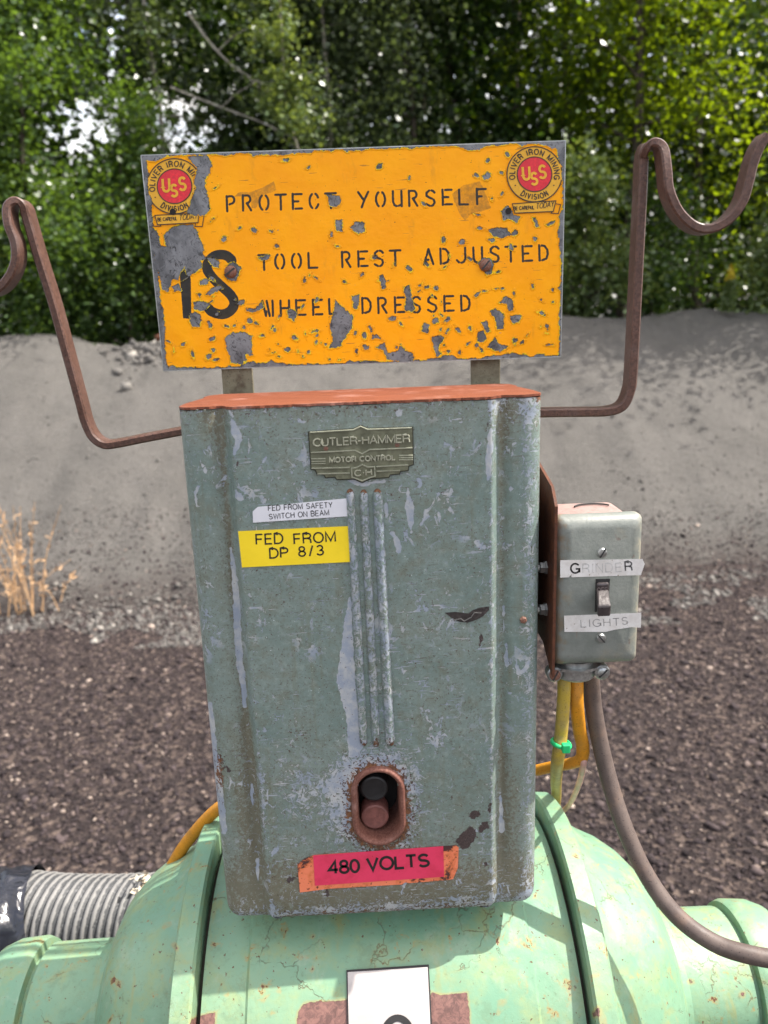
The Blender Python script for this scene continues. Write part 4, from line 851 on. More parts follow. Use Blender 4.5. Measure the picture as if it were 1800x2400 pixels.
POLY = [A1([(380, 185), (520, 178), (545, 235), (530, 290), (505, 330), (500, 380), (520, 440), (535, 530), (500, 565), (430, 570), (385, 545), (410, 470), (440, 390), (425, 340), (450, 265), (400, 205)]),
        A1([(235, 690), (290, 645), (360, 625), (415, 625), (445, 660), (470, 730), (497, 790), (485, 815), (520, 850), (470, 860), (480, 900), (440, 940), (395, 962), (365, 905), (335, 945), (330, 990), (290, 980), (265, 1060), (225, 1050), (205, 960), (180, 900), (165, 780), (150, 720), (140, 640), (170, 650), (205, 700), (210, 760), (245, 765)]),
        A1([(630, 1360), (680, 1325), (760, 1325), (805, 1350), (800, 1430), (815, 1475), (760, 1460), (770, 1500), (740, 1530), (670, 1520), (655, 1460), (640, 1430)]),
        A1([(1345, 1115), (1380, 1150), (1460, 1220), (1450, 1300), (1400, 1370), (1370, 1420), (1300, 1430), (1330, 1370), (1305, 1280), (1320, 1230), (1340, 1160)]),
        A1([(425, 1130), (470, 1120), (520, 1130), (545, 1120), (520, 1160), (475, 1190), (430, 1175)]), A1([(405, 1200), (440, 1190), (475, 1215), (470, 1290), (420, 1290), (400, 1250)]),
        A1([(400, 960), (330, 1000), (345, 1055), (300, 1060), (285, 1030)]), A1([(500, 835), (560, 840), (600, 870), (590, 905), (555, 900), (530, 870)]),
        A1([(640, 890), (680, 870), (735, 900), (725, 940), (700, 990), (655, 990), (625, 955)]), A1([(460, 1000), (500, 975), (535, 985), (520, 1010), (470, 1015)]), A1([(505, 1080), (540, 1040), (600, 1020), (620, 1035), (570, 1060), (530, 1085)]),
        A1([(1345, 600), (1385, 595), (1390, 670), (1350, 670)]), A1([(1440, 650), (1470, 610), (1525, 610), (1535, 670), (1490, 685)]), A1([(1450, 1090), (1500, 1080), (1490, 1170), (1465, 1175)]), A1([(1290, 430), (1370, 440), (1380, 490), (1350, 518), (1310, 505)]),
        A1([(760, 1170), (830, 1170), (870, 1120), (880, 1160), (830, 1195), (770, 1190)]), A1([(1035, 1180), (1085, 1175), (1095, 1215), (1075, 1250), (1040, 1225)]),
        A2([(1035, 540), (1070, 505), (1110, 530), (1160, 570), (1140, 615), (1095, 590), (1050, 600)]), A2([(950, 660), (1010, 645), (1070, 650), (1100, 690), (1040, 715), (985, 700)]), A2([(945, 720), (985, 712), (1000, 730), (975, 745)]),
        A2([(880, 880), (910, 845), (960, 840), (985, 880), (975, 940), (945, 958), (920, 920)]), A2([(915, 310), (940, 288), (970, 295), (960, 335), (920, 338)]), A2([(405, 1030), (440, 1020), (450, 1080), (480, 1170), (455, 1190), (410, 1180), (420, 1110)]),
        A2([(1020, 1135), (1070, 1085), (1110, 1120), (1115, 1180), (1080, 1185), (1070, 1140)]), A2([(960, 1190), (1000, 1170), (1050, 1205), (1050, 1300), (1010, 1305), (1000, 1240)]), A2([(1090, 1220), (1135, 1210), (1165, 1215), (1150, 1260), (1110, 1265)]),
        A2([(910, 1260), (940, 1250), (965, 1320), (940, 1330)]), A2([(885, 1320), (920, 1310), (945, 1360), (910, 1395), (880, 1380)]), A2([(945, 1420), (1000, 1350), (1015, 1400), (1080, 1415), (1030, 1450), (980, 1435)]),
        A2([(585, 1355), (640, 1340), (675, 1355), (640, 1400), (630, 1440), (655, 1465), (620, 1485), (600, 1430)]), A2([(225, 1420), (280, 1390), (300, 1460), (370, 1440), (385, 1400), (410, 1440), (465, 1455), (470, 1530), (300, 1500), (270, 1440)]),
        A2([(245, 960), (270, 950), (290, 1040), (265, 1045)]), A2([(1235, 580), (1255, 578), (1278, 640), (1262, 642)]), A2([(1320, 625), (1350, 612), (1385, 600), (1370, 622), (1335, 635)]), A2([(515, 1320), (540, 1260), (570, 1275), (560, 1330)]), A2([(230, 985), (310, 985), (310, 992), (230, 994)])]
DOTS = [A1([(565, 388), (545, 595), (725, 648), (818, 662), (930, 672), (622, 718), (966, 765), (1168, 258), (1318, 688), (1358, 768), (1632, 248), (1222, 975), (1145, 985), (1175, 955), (1515, 950), (545, 975), (462, 1083), (580, 1205), (735, 1130), (530, 1270), (640, 1285), (690, 1280), (835, 1265), (790, 1252), (870, 1345), (950, 1310), (545, 1368), (945, 1455), (1035, 1435), (1080, 1358), (1150, 1335), (1215, 1315), (1220, 1390), (1575, 1300), (1535, 1345), (1545, 1425), (1480, 1445), (555, 1440), (525, 1480), (570, 1500), (420, 1465), (265, 1385), (360, 1400), (308, 970), (1022, 208), (868, 845), (900, 838), (1225, 1112), (1130, 1160), (1405, 995), (750, 1295), (1330, 1310)]),
        A2([(250, 248), (442, 325), (875, 308), (950, 210), (1075, 175), (1040, 290), (1040, 430), (885, 562), (662, 718), (780, 742), (1125, 680), (900, 650), (1255, 718), (1100, 775), (700, 830), (830, 845), (672, 900), (440, 910), (132, 950), (1008, 932), (215, 840), (345, 880), (535, 492), (555, 1030), (615, 1040), (515, 1015), (1045, 1040), (1118, 1070), (1000, 1042), (925, 1055), (878, 1080), (1370, 1045), (1420, 1040), (1297, 1200), (1335, 1285), (1350, 1405), (1170, 1390), (905, 1435), (820, 1400), (690, 1310), (685, 1245), (610, 1245), (385, 1270), (190, 1300), (150, 1345), (210, 1350), (155, 1420), (90, 1330), (755, 1305), (835, 1300), (875, 1410), (690, 1445), (765, 1455), (1125, 1375), (330, 1235), (1180, 1470), (1300, 1475), (550, 880), (240, 1355), (500, 1060), (1240, 1025), (650, 1212), (975, 460)])]
chip = np.full(len(px), 60.)
for q in POLY:
    a = np.array(q); lo, hi = a.min(0)-25, a.max(0)+25; m = (px[:, 0] > lo[0]) & (px[:, 0] < hi[0]) & (px[:, 1] > lo[1]) & (px[:, 1] < hi[1])
    chip[m] = np.minimum(chip[m], sd_poly(px[m], q))
for q in DOTS:
    for (x, y) in q:
        a = rng.uniform(3.4, 8.2); b = a*rng.uniform(.35, .85); m = (np.abs(px[:, 0]-x) < 25) & (np.abs(px[:, 1]-y) < 25)
        chip[m] = np.minimum(chip[m], sd_ell(px[m], x, y, a, b, rng.uniform(0, 3.1)))
for i in range(46):                                # small extra flakes towards the lower half
    x = rng.uniform(400, 1300); y = rng.uniform(690, 850); a = rng.uniform(1.6, 3.6); m = (np.abs(px[:, 0]-x) < 25) & (np.abs(px[:, 1]-y) < 25)
    chip[m] = np.minimum(chip[m], sd_ell(px[m], x, y, a, a*rng.uniform(.4, .9), rng.uniform(0, 3.1)))
ue, ve = U_.ravel(), V_.ravel(); mm = 3200.
eL = (ue+SW/2)*mm-(9+9*np.clip(vnoise(ve*90, ve*0+1, 21)+.2, 0, 1)+7*np.clip(vnoise(ve*260, ve*0+1, 22), 0, 1)); eR = (SW/2-ue)*mm-(4+16*np.clip(vnoise(ve*60+3, ve*0+1, 23)-.05, 0, 1)+14*np.clip(vnoise(ve*240, ve*0+1, 24)-.1, 0, 1))
eT = (SH-ve)*mm-(3+30*np.clip(vnoise(ue*55+7, ue*0+1, 25)-.12, 0, 1)+12*np.clip(vnoise(ue*190, ue*0+1, 26)-.1, 0, 1)); eB = ve*mm-(3+30*np.clip(vnoise(ue*60+2, ue*0+1, 27)-.1, 0, 1)+14*np.clip(vnoise(ue*210, ue*0+1, 28)-.05, 0, 1))
chip = np.minimum.reduce([chip, eL, eR, eT, eB])
# keep the backing of the right-hand emblem whole
CL, CR = (410, 437), (1252, 409)
corner = sd_poly(px, [(1310, 325), (1330, 320), (1330, 440), (1318, 440), (1316, 392), (1308, 372), (1305, 350), (1296, 335)])
dR = np.hypot(px[:, 0]-CR[0], px[:, 1]-CR[1])-67; chip = np.where(dR < 6, np.maximum(chip, 6-dR), chip); chip = np.minimum(chip, corner)
dB = sd_poly(px, [(1200, 478), (1304, 470), (1312, 480), (1308, 502), (1206, 502)]); chip = np.where(dB < 4, np.maximum(chip, 8-dB), chip)
ink = np.full(len(px), 40.)
def inkseg(lines, hw):
    global ink
    for l in lines:
        a = np.array(l); lo, hi = a.min(0)-10, a.max(0)+10; m = (px[:, 0] > lo[0]) & (px[:, 0] < hi[0]) & (px[:, 1] > lo[1]) & (px[:, 1] < hi[1])
        ink[m] = np.minimum(ink[m], sd_chain(px[m], [(x, y, hw) for x, y in l]))
for s_, x0, y0, x1, y1, pitch in (('PROTECT YOURSELF', 528, 495, 1113, 479, 39.0), ('TOOL REST ADJUSTED', 605, 633, 1261, 611, 38.6), ('WHEEL DRESSED', 615, 741, 1077, 729, 38.5)):
    sl = (y1-y0)/(x1-x0)
    for i, c in enumerate(s_):
        if c == ' ': continue
        bx = x0+pitch*i+rng.normal(0, .6); by = y0+sl*(bx-x0)+rng.normal(0, .4)
        inkseg([[(bx+25*a+1.2*(1-b), by+sl*25*a-36*b) for a, b in pl] for pl in ST[c]], 2.75)
ink = np.minimum(ink, sd_poly(px, A1([(336, 945), (370, 900), (398, 925), (408, 980), (412, 1200), (402, 1236), (358, 1234), (345, 1060)])))
pS = catmull(np.array(A1([(680, 862), (640, 828), (585, 822), (535, 850), (512, 905), (545, 965), (605, 1025), (665, 1080), (690, 1135), (665, 1185), (610, 1208), (545, 1190), (520, 1165)])), 4)
ink = np.minimum(ink, sd_chain(px, [(x, y, 11.5 if 0 < i < len(pS)-1 else 9) for i, (x, y) in enumerate(pS)]))
tape = np.minimum.reduce([sd_poly(px, A1([(690, 445), (720, 415), (790, 420), (870, 385), (945, 350), (965, 405), (870, 440), (830, 520), (800, 520), (800, 440)])), sd_poly(px, A2([(715, 430), (790, 370), (895, 345), (925, 400), (970, 520), (840, 560), (800, 600), (765, 560)]))])
attrs = dict(chip=chip, ink=ink, tape=tape)
CH = (px, chip)
pl = mk('sign_face', P+SN*.0006, grid_faces(nv, nu), M['sign'], SG, True, attrs)
s = MB(); q0 = [tuple(SO+SU*a+SV*b-SN*.0002) for a, b in ((-SW/2, 0), (SW/2, 0), (SW/2, SH), (-SW/2, SH))]; q1 = [tuple(np.array(a)-SN*.0014) for a in q0]; s.prism(q0[::-1], q1[::-1])
o = s.build('sign_plate', simple('galvanised_sheet', (.20, .205, .22), .45, .4, sc=60), SG); bm_fix(o)
# link face edge to plate: a thin rim
rimv = []; 
for a, b in ((-SW/2, 0), (SW/2, 0), (SW/2, SH), (-SW/2, SH)): rimv.append(SO+SU*a+SV*b)
s = MB()
for i in range(4):
    a, b = rimv[i], rimv[(i+1) % 4]; e = (b-a)/np.linalg.norm(b-a); inw = np.cross(SN, e)
    s.add([tuple(a-SN*.0012-inw*.0003), tuple(b-SN*.0012-inw*.0003), tuple(b+SN*.0007-inw*.0003), tuple(a+SN*.0007-inw*.0003), tuple(a-SN*.0012+inw*.0004), tuple(b-SN*.0012+inw*.0004), tuple(b+SN*.0007+inw*.0004), tuple(a+SN*.0007+inw*.0004)],
          [(0, 1, 2, 3), (3, 2, 6, 7), (4, 7, 6, 5), (0, 4, 5, 1)])
o = s.build('sign_edge', M['steel'], SG); bm_fix(o)
# emblems, lettering cut where the paint has gone
cellx = {}
def chip_at(p, lim=0.):
    p = np.atleast_2d(p); q = sgn(p, 0)-SO; u = q @ SU; v = q[:, 2]/SV[2]
    j = np.clip(((u+SW/2)/SW*(nu-1)).round().astype(int), 0, nu-1); i = np.clip((v/SH*(nv-1)).round().astype(int), 0, nv-1); return chip[i*nu+j]
def disc(c, r, off, mat, name, parent, keepf):
    V = [c]; Fc = []; nr, na = int(r/2.2), 72
    for i in range(1, nr+1):
        for k in range(na): a = 2*math.pi*k/na; V.append((c[0]+r*i/nr*math.cos(a), c[1]+r*i/nr*math.sin(a)))
    V = np.array(V)
    for k in range(na): Fc.append((0, 1+k, 1+(k+1) % na))
    for i in range(nr-1):
        for k in range(na): Fc.append((1+i*na+k, 1+(i+1)*na+k, 1+(i+1)*na+(k+1) % na, 1+i*na+(k+1) % na))
    Fc = [q for q in Fc if keepf(V[list(q)].mean(0))]
    return mk(name, sgn(V, off), Fc, mat, parent)
for side, c in (('L', CL), ('R', CR)):
    kf = (lambda p: chip_at(p)[0] > 1.0)
    em = disc(c, 65, .0010, M['logoy'], 'emblem', SG, kf)
    em['label'] = 'torn round emblem' if side == 'L' else 'whole round emblem'
    disc(c, 40, .0012, M['red'], 'red_disc', em, kf)
    circ = lambda r: [np.array([(c[0]+r*math.cos(a), c[1]+r*math.sin(a)) for a in np.linspace(0, 2*math.pi, 97)])]
    v, f = ribbons(circ(64.5), 1.25, lambda p, o_: sgn(p, .0013+o_), .00005, kf, res=3); mk('outer_ring', v, f, M['inkb'], em)
    v, f = ribbons(circ(40.5), 1.15, lambda p, o_: sgn(p, .0013+o_), .00005, kf, res=3); mk('inner_ring', v, f, M['inkb'], em)
    rt = ring_text('OLIVER IRON MINING', c, 52.5, 12.5, 193, -13)+ring_text('DIVISION', c, 52.5, 12, 236, 304, True)
    for a in (210, -30): rt.append(np.array([(c[0]+52*math.cos(rad(a))-1.5, c[1]-52*math.sin(rad(a))), (c[0]+52*math.cos(rad(a))+1.5, c[1]-52*math.sin(rad(a)))]))
    v, f = ribbons(rt, 1.15, lambda p, o_: sgn(p, .0013+o_), .00005, kf, res=3); mk('ring_lettering', v, f, M['inkb'], em)
    tl = text_lines('U', (c[0]-26, c[1]+13), (c[0]-11, c[1]+12), 30)+text_lines('S', (c[0]-7, c[1]+25), (c[0]+7, c[1]+24), 28)+text_lines('S', (c[0]+12, c[1]+10), (c[0]+27, c[1]+9), 30)
    v, f = ribbons(tl, 2.9, lambda p, o_: sgn(p, .0014+o_), .00005, kf, res=3); mk('monogram', v, f, M['logoy'], em)
    dx, dy = c[0]-CL[0], c[1]-CL[1]
    if side == 'L':
        rb = [(364, 505), (467, 500), (465, 522), (370, 527)]; ex = [[(364, 508), (353, 511), (362, 531), (378, 530), (377, 526)], [(466, 506), (479, 506), (475, 531), (458, 531), (459, 523)]]; tx = ((371, 519), (416, 516), (421, 517), (463, 512))
    else:
        rb = [(1200, 478), (1302, 471), (1296, 496), (1206, 500)]; ex = [[(1302, 478), (1313, 480), (1308, 501), (1291, 500), (1292, 497)]]; tx = ((1204, 493), (1251, 490), (1256, 490), (1297, 484))
    b2 = np.array(rb, float); uu = np.linspace(0, 1, 30); V = np.array([[(1-v)*((1-u)*b2[0]+u*b2[1])+v*((1-u)*b2[3]+u*b2[2]) for u in uu] for v in np.linspace(0, 1, 8)]).reshape(-1, 2)
    Fc = [tuple(q) for q in grid_faces(8, 30) if kf(V[q].mean(0))]
    bn = mk('ribbon_banner', sgn(V, .0011), Fc, M['logoy'], em)
    v, f = ribbons([np.array(rb+[rb[0]])]+[np.array(e) for e in ex], 1.0, lambda p, o_: sgn(p, .0013+o_), .00005, kf, res=3); mk('banner_outline', v, f, M['inkb'], em)
    v, f = ribbons(text_lines('BE CAREFUL', tx[0], tx[1], 7.5, .2)+text_lines('TODAY', tx[2], tx[3], 12, .2, .25), .75, lambda p, o_: sgn(p, .0013+o_), .00005, kf, res=3); mk('banner_lettering', v, f, M['inkb'], em)
# holes and screws
for c in ((406, 497), (1191, 495)):
    c3 = sgn([c], .0014)[0]; s = MB(); s.lathe(c3, SN, [(-.0001, .0023), (.0002, .0022)], 18); s.build('bolt_hole', M['well'], SG)
for c, ra in (((541, 637), 35), ((1137, 622), 48)):
    c3 = sgn([c], .0008)[0]; s = MB(); R0 = .0047; s.lathe(c3, SN, [(0, R0), (.0012, R0*.97), (.0024, R0*.8), (.0030, R0*.5), (.0032, .0003)], 24); sc_ = s.build('sign_screw', M['screwr'], SG, ang=40)
    s = MB(); e = np.array([math.cos(rad(ra)), 0, math.sin(rad(ra))]); n_ = np.array([-e[2], 0, e[0]]); o_ = c3+SN*.0022; a, b = e*.0042, n_*.0006
    s.prism([tuple(o_-a-b+SN*.0011), tuple(o_+a-b+SN*.0011), tuple(o_+a+b+SN*.0011), tuple(o_-a+b+SN*.0011)], [tuple(o_-a-b), tuple(o_+a-b), tuple(o_+a+b), tuple(o_-a+b)]); o = s.build('slot', M['dgrey'], sc_); bm_fix(o)
# flat-bar posts behind sign
for (xa, xb) in ((520, 592), (1103, 1171)):
    a = PY([(xa, 868), (xb, 866), (xa+8, 930), (xb+4, 926)], .1215); x0, x1 = a[0][0], a[1][0]
    s = MB(); s.box((x0, .1185, ZC-.30), (x1, .1225, ZC+.0199+.09)); s.build('post', M['post'], SG, bevel=.0006)

# ------------------------------------------------------------------ rusty hooks (flat bar)
def bar(path, mat, parent=None, name='bar', w=.0155, t=.0062, ch=.0012, loc=None, ends=None):
    path = np.asarray(path); n = len(path); T = np.gradient(path, axis=0); T /= np.linalg.norm(T, axis=1)[:, None]
    sec = [(-w/2+ch, -t/2), (w/2-ch, -t/2), (w/2, -t/2+ch), (w/2, t/2-ch), (w/2-ch, t/2), (-w/2+ch, t/2), (-w/2, t/2-ch), (-w/2, -t/2+ch)]
    V = []
    for i in range(n):
        D = np.array([0, 1., 0]); D = D-T[i]*(D @ T[i]); D /= np.linalg.norm(D); N = np.cross(T[i], D)
        k = 1 if ends is None else ends(i/(n-1))
        V += [path[i]+D*a+N*b*k for a, b in sec]
    Fc = [tuple(q) for q in grid_faces(n, 8, True)]+[tuple(range(8)), tuple((n-1)*8+k for k in range(7, -1, -1))]
    o = mk(name, V, Fc, mat, parent); bm_fix(o); smooth_angle(o, 30); return o
def fillet_path(P, n=10): return catmull(P, n)
Yh = .104
left = [(560, 985), (430, 1009), (340, 1026), (285, 1037), (250, 1040), (222, 1022), (204, 985), (192, 940), (165, 840), (130, 712), (95, 600), (72, 520), (60, 485), (40, 476), (25, 492), (28, 530), (42, 570), (44, 610), (32, 645), (8, 674), (-25, 686), (-70, 676), (-110, 640), (-128, 590), (-126, 540), (-150, 480)]
Yl = [Yh]*6+[Yh-.002*i for i in range(len(left)-6)]; Yl = [max(y, Yh-.018) for y in Yl]
PL = np.array([PY([p], y)[0] for p, y in zip(left, Yl)])
o = bar(catmull(PL, 7), M['hook'], None, 'bar_hook'); tag(o, 'rusty bent bar hook leaning out left of the sign, its loop cut by the frame', 'hook', 'rusty bar hooks')
right = [(1150, 970), (1280, 966), (1360, 965), (1420, 963), (1455, 950), (1472, 915), (1478, 870), (1487, 700), (1494, 560), (1500, 440), (1503, 375), (1512, 350), (1532, 341), (1549, 356), (1556, 400), (1562, 450), (1585, 500), (1622, 533), (1662, 537), (1702, 515), (1732, 475), (1746, 430), (1757, 385), (1773, 345), (1790, 322)]
Yr = [Yh+.002]*11+[Yh-.002, Yh-.005, Yh-.008, Yh-.012]+[Yh-.014]*10
PR = np.array([PY([p], y)[0] for p, y in zip(right, Yr)])
o = bar(catmull(PR, 7), M['hook'], None, 'bar_hook', t=.0068); tag(o, 'rusty upright bar hook right of the sign with a wide open loop and pointed end', 'hook', 'rusty bar hooks')

# ------------------------------------------------------------------ switch box on its bracket
SB = thing('switch_box', (.16, .02, ZC-.195), 'grey electrical switch box with brown toggle and worn labels right of the cabinet', 'switch box')
br = [(-.001, -.232), (-.001, -.082), (.020, -.068), (.060, -.068), (.060, -.205), (.020, -.212)]
br = [(.0005, -.2005), (.0005, -.0745), (.012, -.063), (.070, -.050), (.070, -.185), (.030, -.185)]
s = MB(); s.prism([(.1305, y, ZC+z) for y, z in br], [(.1285, y, ZC+z) for y, z in br]); o = s.build('bracket', M['brk'], SB); bm_fix(o)
s = MB(); s.box((.119, .066, ZC-.18), (.1287, .0695, ZC-.06)); s.build('bracket_flange', M['brk'], SB)
for py in (1330, 1428):
    d = ray([(1277, py)])[0]; tt = (.1275-CAM[0])/d[0]; c = CAM+d*tt
    s = MB(); s.lathe((.1286, c[1], c[2]), (-1, 0, 0), [(0, .0052), (.0015, .0052), (.0016, .0042), (.0048, .0042), (.0055, .0036)], 6); s.lathe((.119, c[1], c[2]), (1, 0, 0), [(0, .0028), (.0098, .0028)], 10); s.build('bolt', M['steel'], SB)
BY = .001
def m_boxpaint():
    t = NT('box_grey_paint', .4); n = t.noise(60, 5, .7); f_ = t.noise(500, 4, .7)
    c = t.mix(t.rng(n, .35, .65), (.150, .165, .148), (.195, .208, .188)); c = t.mix(t.math('MULTIPLY', t.rng(t.noise(35, 4), .55, .7), .5), c, (.25, .23, .175))
    sp = t.rng(f_, .70, .73); c = t.mix(sp, c, (.13, .08, .05)); X_ = t.xyz()[0]; wv = t.math('MULTIPLY', t.math('SUBTRACT', t.noise(120, 5, .7), .5), .03)
    c = t.mix(t.rng(t.math('ADD', X_, wv), -.022, -.030, 0, .75), c, (.20, .145, .085)); c = t.mix(t.rng(t.math('ADD', X_, wv), .026, .034, 0, .6), c, (.34, .30, .21)); c = t.mix(t.rng(t.noise(75, 4, .6), .66, .72, 0, .7), c, (.12, .085, .07)); st = t.noise(1., 4, .6, 0, t.map((160, 160, 20))); c = t.mix(t.rng(st, .64, .72, 0, .5), c, (.20, .12, .07))
    return t.out(c, .42, t.bump(f_, .0004, .6))
MBX = m_boxpaint()
cs = PY([(1303, 1215), (1512, 1209), (1503, 1561), (1305, 1566)], BY); xL, xR = .1300, .1916; zT, zB = ZC-.0832, ZC-.1940
def rrect(x0, x1, z0, z1, r, y, k=6):
    out = []
    for cx, cz, a0 in ((x1-r, z1-r, 0), (x0+r, z1-r, 90), (x0+r, z0+r, 180), (x1-r, z0+r, 270)):
        out += [(cx+r*math.cos(rad(a0+90*i/k)), y, cz+r*math.sin(rad(a0+90*i/k))) for i in range(k+1)]
    return out
L = [(0, .012, .0052), (.0, .008, .0052), (.0012, .0045, .005), (.0042, .0015, .0042), (.0085, .0, .003)]
V = []; 
for ins, y, r in L: V += rrect(xL+ins, xR-ins, zB+ins, zT-ins, r, BY+y)
nn = len(rrect(0, 1, 0, 1, .1, 0)); Fc = [tuple(q) for q in grid_faces(len(L), nn, True)]+[tuple((len(L)-1)*nn+k for k in range(nn))]
o = mk('cover_plate', V, Fc, MBX, SB); bm_fix(o); smooth_angle(o, 50)
cov = o
V = []
for ins, y in ((.0015, .0118), (.0015, .050), (.004, .053)): V += rrect(xL+ins, xR-ins-.002, zB+ins, zT-ins-.0005, .009, BY+y)
Fc = [tuple(q) for q in grid_faces(3, nn, True)]+[tuple(2*nn+k for k in range(nn))]
o = mk('box_shell', V, Fc, m_rust('pinkish_box_paint', (.40, .27, .25), (.30, .20, .18), (.42, .33, .30), 120, .55), SB); bm_fix(o); smooth_angle(o, 50)
shell = o
kx, ky, kz = (xL+xR)/2+.004, BY+.034, zT-.0022
l = [(kx+.013*math.cos(a), ky+.009*math.sin(a), kz+.0012) for a in np.linspace(rad(15), rad(165), 14)]; v, f = tube(l, .0007, 5); mk('knockout', v, f, M['dgrey'], shell)
bx3 = lambda p, off: PY(p, BY-off)
for (c, ra) in (((1411, 1295), 60), ((1408, 1495), -50)):
    c3 = bx3([c], 0)[0]; s = MB(); R0 = .0036; s.lathe(c3, (0, -1, 0), [(0, R0), (.0010, R0*.95), (.0018, R0*.75), (.0021, .0004)], 24); sc_ = s.build('cover_screw', M['steel'], cov, ang=40)
    e = np.array([math.cos(rad(ra)), 0, math.sin(rad(ra))]); n_ = np.array([-e[2], 0, e[0]]); o_ = c3+np.array([0, -.0012, 0]); a, b, u = e*.0036, n_*.0005, np.array([0, -.0011, 0])
    s = MB(); s.prism([tuple(o_-a-b+u), tuple(o_+a-b+u), tuple(o_+a+b+u), tuple(o_-a+b+u)], [tuple(o_-a-b), tuple(o_+a-b), tuple(o_+a+b), tuple(o_-a+b)]); o = s.build('slot', M['dgrey'], sc_); bm_fix(o)
def boxdecal(name, poly, mat, parent, lab=None):
    a = bx3(poly, .0002); b = bx3(poly, .0005); s = MB(); s.prism([tuple(q) for q in b], [tuple(q) for q in a]); o = s.build(name, mat, parent, label=lab); bm_fix(o); return o
def m_wornlabel():
    t = NT('worn_white_label', .55); n = t.noise(90, 5, .7); c = t.mix(t.rng(n, .35, .65), (.70, .68, .66), (.58, .55, .52)); c = t.mix(t.rng(t.noise(400, 4, .6), .66, .70), c, (.25, .20, .15)); return t.out(c)
WL = m_wornlabel()
l1 = boxdecal('worn_label', [(1313, 1354), (1313, 1313), (1506, 1310), (1511, 1322), (1502, 1348), (1340, 1353), (1338, 1348), (1333, 1353)], WL, cov, 'upper worn label')
faint = simple('rubbed_ink', (.34, .33, .32), .6, var=.3, sc=900)
v, f = ribbons(text_lines('G', (1338, 1343), (1358, 1343), 22), 2., lambda p, o_: bx3(p, .00055+o_), .00004); mk('print', v, f, M['ink'], l1)
v, f = ribbons(text_lines('RIND', (1366, 1342), (1436, 1340), 20, .3)+text_lines('E', (1444, 1340), (1457, 1339), 20), 1.1, lambda p, o_: bx3(p, .00055+o_), .00004); mk('rubbed_print', v, f, simple('rubbed_ink_b', (.50, .49, .47), .6), l1)
v, f = ribbons(text_lines('R', (1466, 1338), (1482, 1337), 21), 1.7, lambda p, o_: bx3(p, .00055+o_), .00004); mk('print', v, f, simple('grey_ink', (.10, .10, .10), .6), l1)
l2 = boxdecal('worn_label', [(1323, 1481), (1322, 1443), (1503, 1436), (1502, 1471), (1480, 1470), (1440, 1476), (1420, 1481)], WL, cov, 'lower worn label')
v, f = ribbons(text_lines('LIGHT', (1362, 1470), (1452, 1466), 17, .3)+text_lines('S', (1458, 1464), (1472, 1463), 17), 1., lambda p, o_: bx3(p, .00055+o_), .00004); mk('print', v, f, faint, l2)
# toggle opening and lever
tg = bx3([(1396, 1357), (1429, 1356), (1425, 1424), (1394, 1434)], .0003); s = MB(); s.prism([tuple(q+np.array([0, -.0006, 0])) for q in tg], [tuple(q) for q in tg]); o = s.build('toggle_slot', M['black'], cov); bm_fix(o)
ctr = lambda p, y: PY([p], BY-y)[0]
def loft(name, secs, mat, parent, bevel=.0006):
    V = []
    for (p, y, hx, hz) in secs:
        c = ctr(p, y); V += [c+np.array([-hx, 0, hz]), c+np.array([hx, 0, hz]), c+np.array([hx, 0, -hz]), c+np.array([-hx, 0, -hz])]
    Fc = [tuple(q) for q in grid_faces(len(secs), 4, True)]+[(0, 1, 2, 3), tuple(4*(len(secs)-1)+k for k in (3, 2, 1, 0))]
    o = mk(name, V, Fc, mat, parent); bm_fix(o); m = o.modifiers.new('bevel', 'BEVEL'); m.width = bevel; m.segments = 2; m.limit_method = 'ANGLE'; return o
loft('toggle_hub', [((1412, 1386), .0, .0046, .0072), ((1412, 1388), .0035, .0044, .0066)], M['tog'], cov, .0015)
lev = loft('toggle_lever', [((1412, 1395), .0025, .0042, .0048), ((1414, 1415), .0095, .0042, .0045), ((1416, 1433), .0155, .0047, .0040)], M['tog'], cov, .0012)
v, f = ribbons(text_lines('OFF', (1400, 1389), (1424, 1388), 11, .2), .8, lambda p, o_: PY(p, BY-.0036-o_), .0003); mk('off_mark', v, f, simple('worn_mark', (.16, .13, .125), .4), cov)
# cable connector clamp
zc0 = zB-.0005
c = ctr((1362, 1585), -.014); s = MB(); s.lathe((.1505, BY+.020, zc0), (0, 0, -1), [(0, .0135), (.004, .0135), (.0042, .0150), (.013, .0150), (.0145, .0135)], 28); s.lathe((.1505, BY+.020, zc0-.0035), (0, 0, -1), [(0, .0185), (.002, .0185)], 8)
s.build('cable_connector', M['steel'], SB, ang=40)
for sx in (-1, 1):
    cx = .1505+sx*.0175
    s = MB(); s.lathe((cx, BY+.016, zc0-.0085), (0, -1, 0), [(0, .0058), (.007, .0058), (.0078, .005)], 16); ear = s.build('clamp_ear', M['steel'], SB, ang=40)
    s = MB(); s.lathe((cx, BY+.0085, zc0-.0085), (0, -1, 0), [(0, .0042), (.0010, .0040), (.0017, .003), (.0019, .0003)], 20); scw = s.build('clamp_screw', M['steel'] if sx > 0 else M['screwr'], ear, ang=40)
    s = MB(); e = np.array([.7, 0, .7]) if sx > 0 else np.array([.45, 0, .88]); n_ = np.array([-e[2], 0, e[0]]); o_ = np.array([cx, BY+.0071, zc0-.0085]); a, b, u = e*.004, n_*.0005, np.array([0, -.0009, 0])
    s.prism([tuple(o_-a-b+u), tuple(o_+a-b+u), tuple(o_+a+b+u), tuple(o_-a+b+u)], [tuple(o_-a-b), tuple(o_+a-b), tuple(o_+a+b), tuple(o_-a+b)]); o = s.build('slot', M['dgrey'], scw); bm_fix(o)

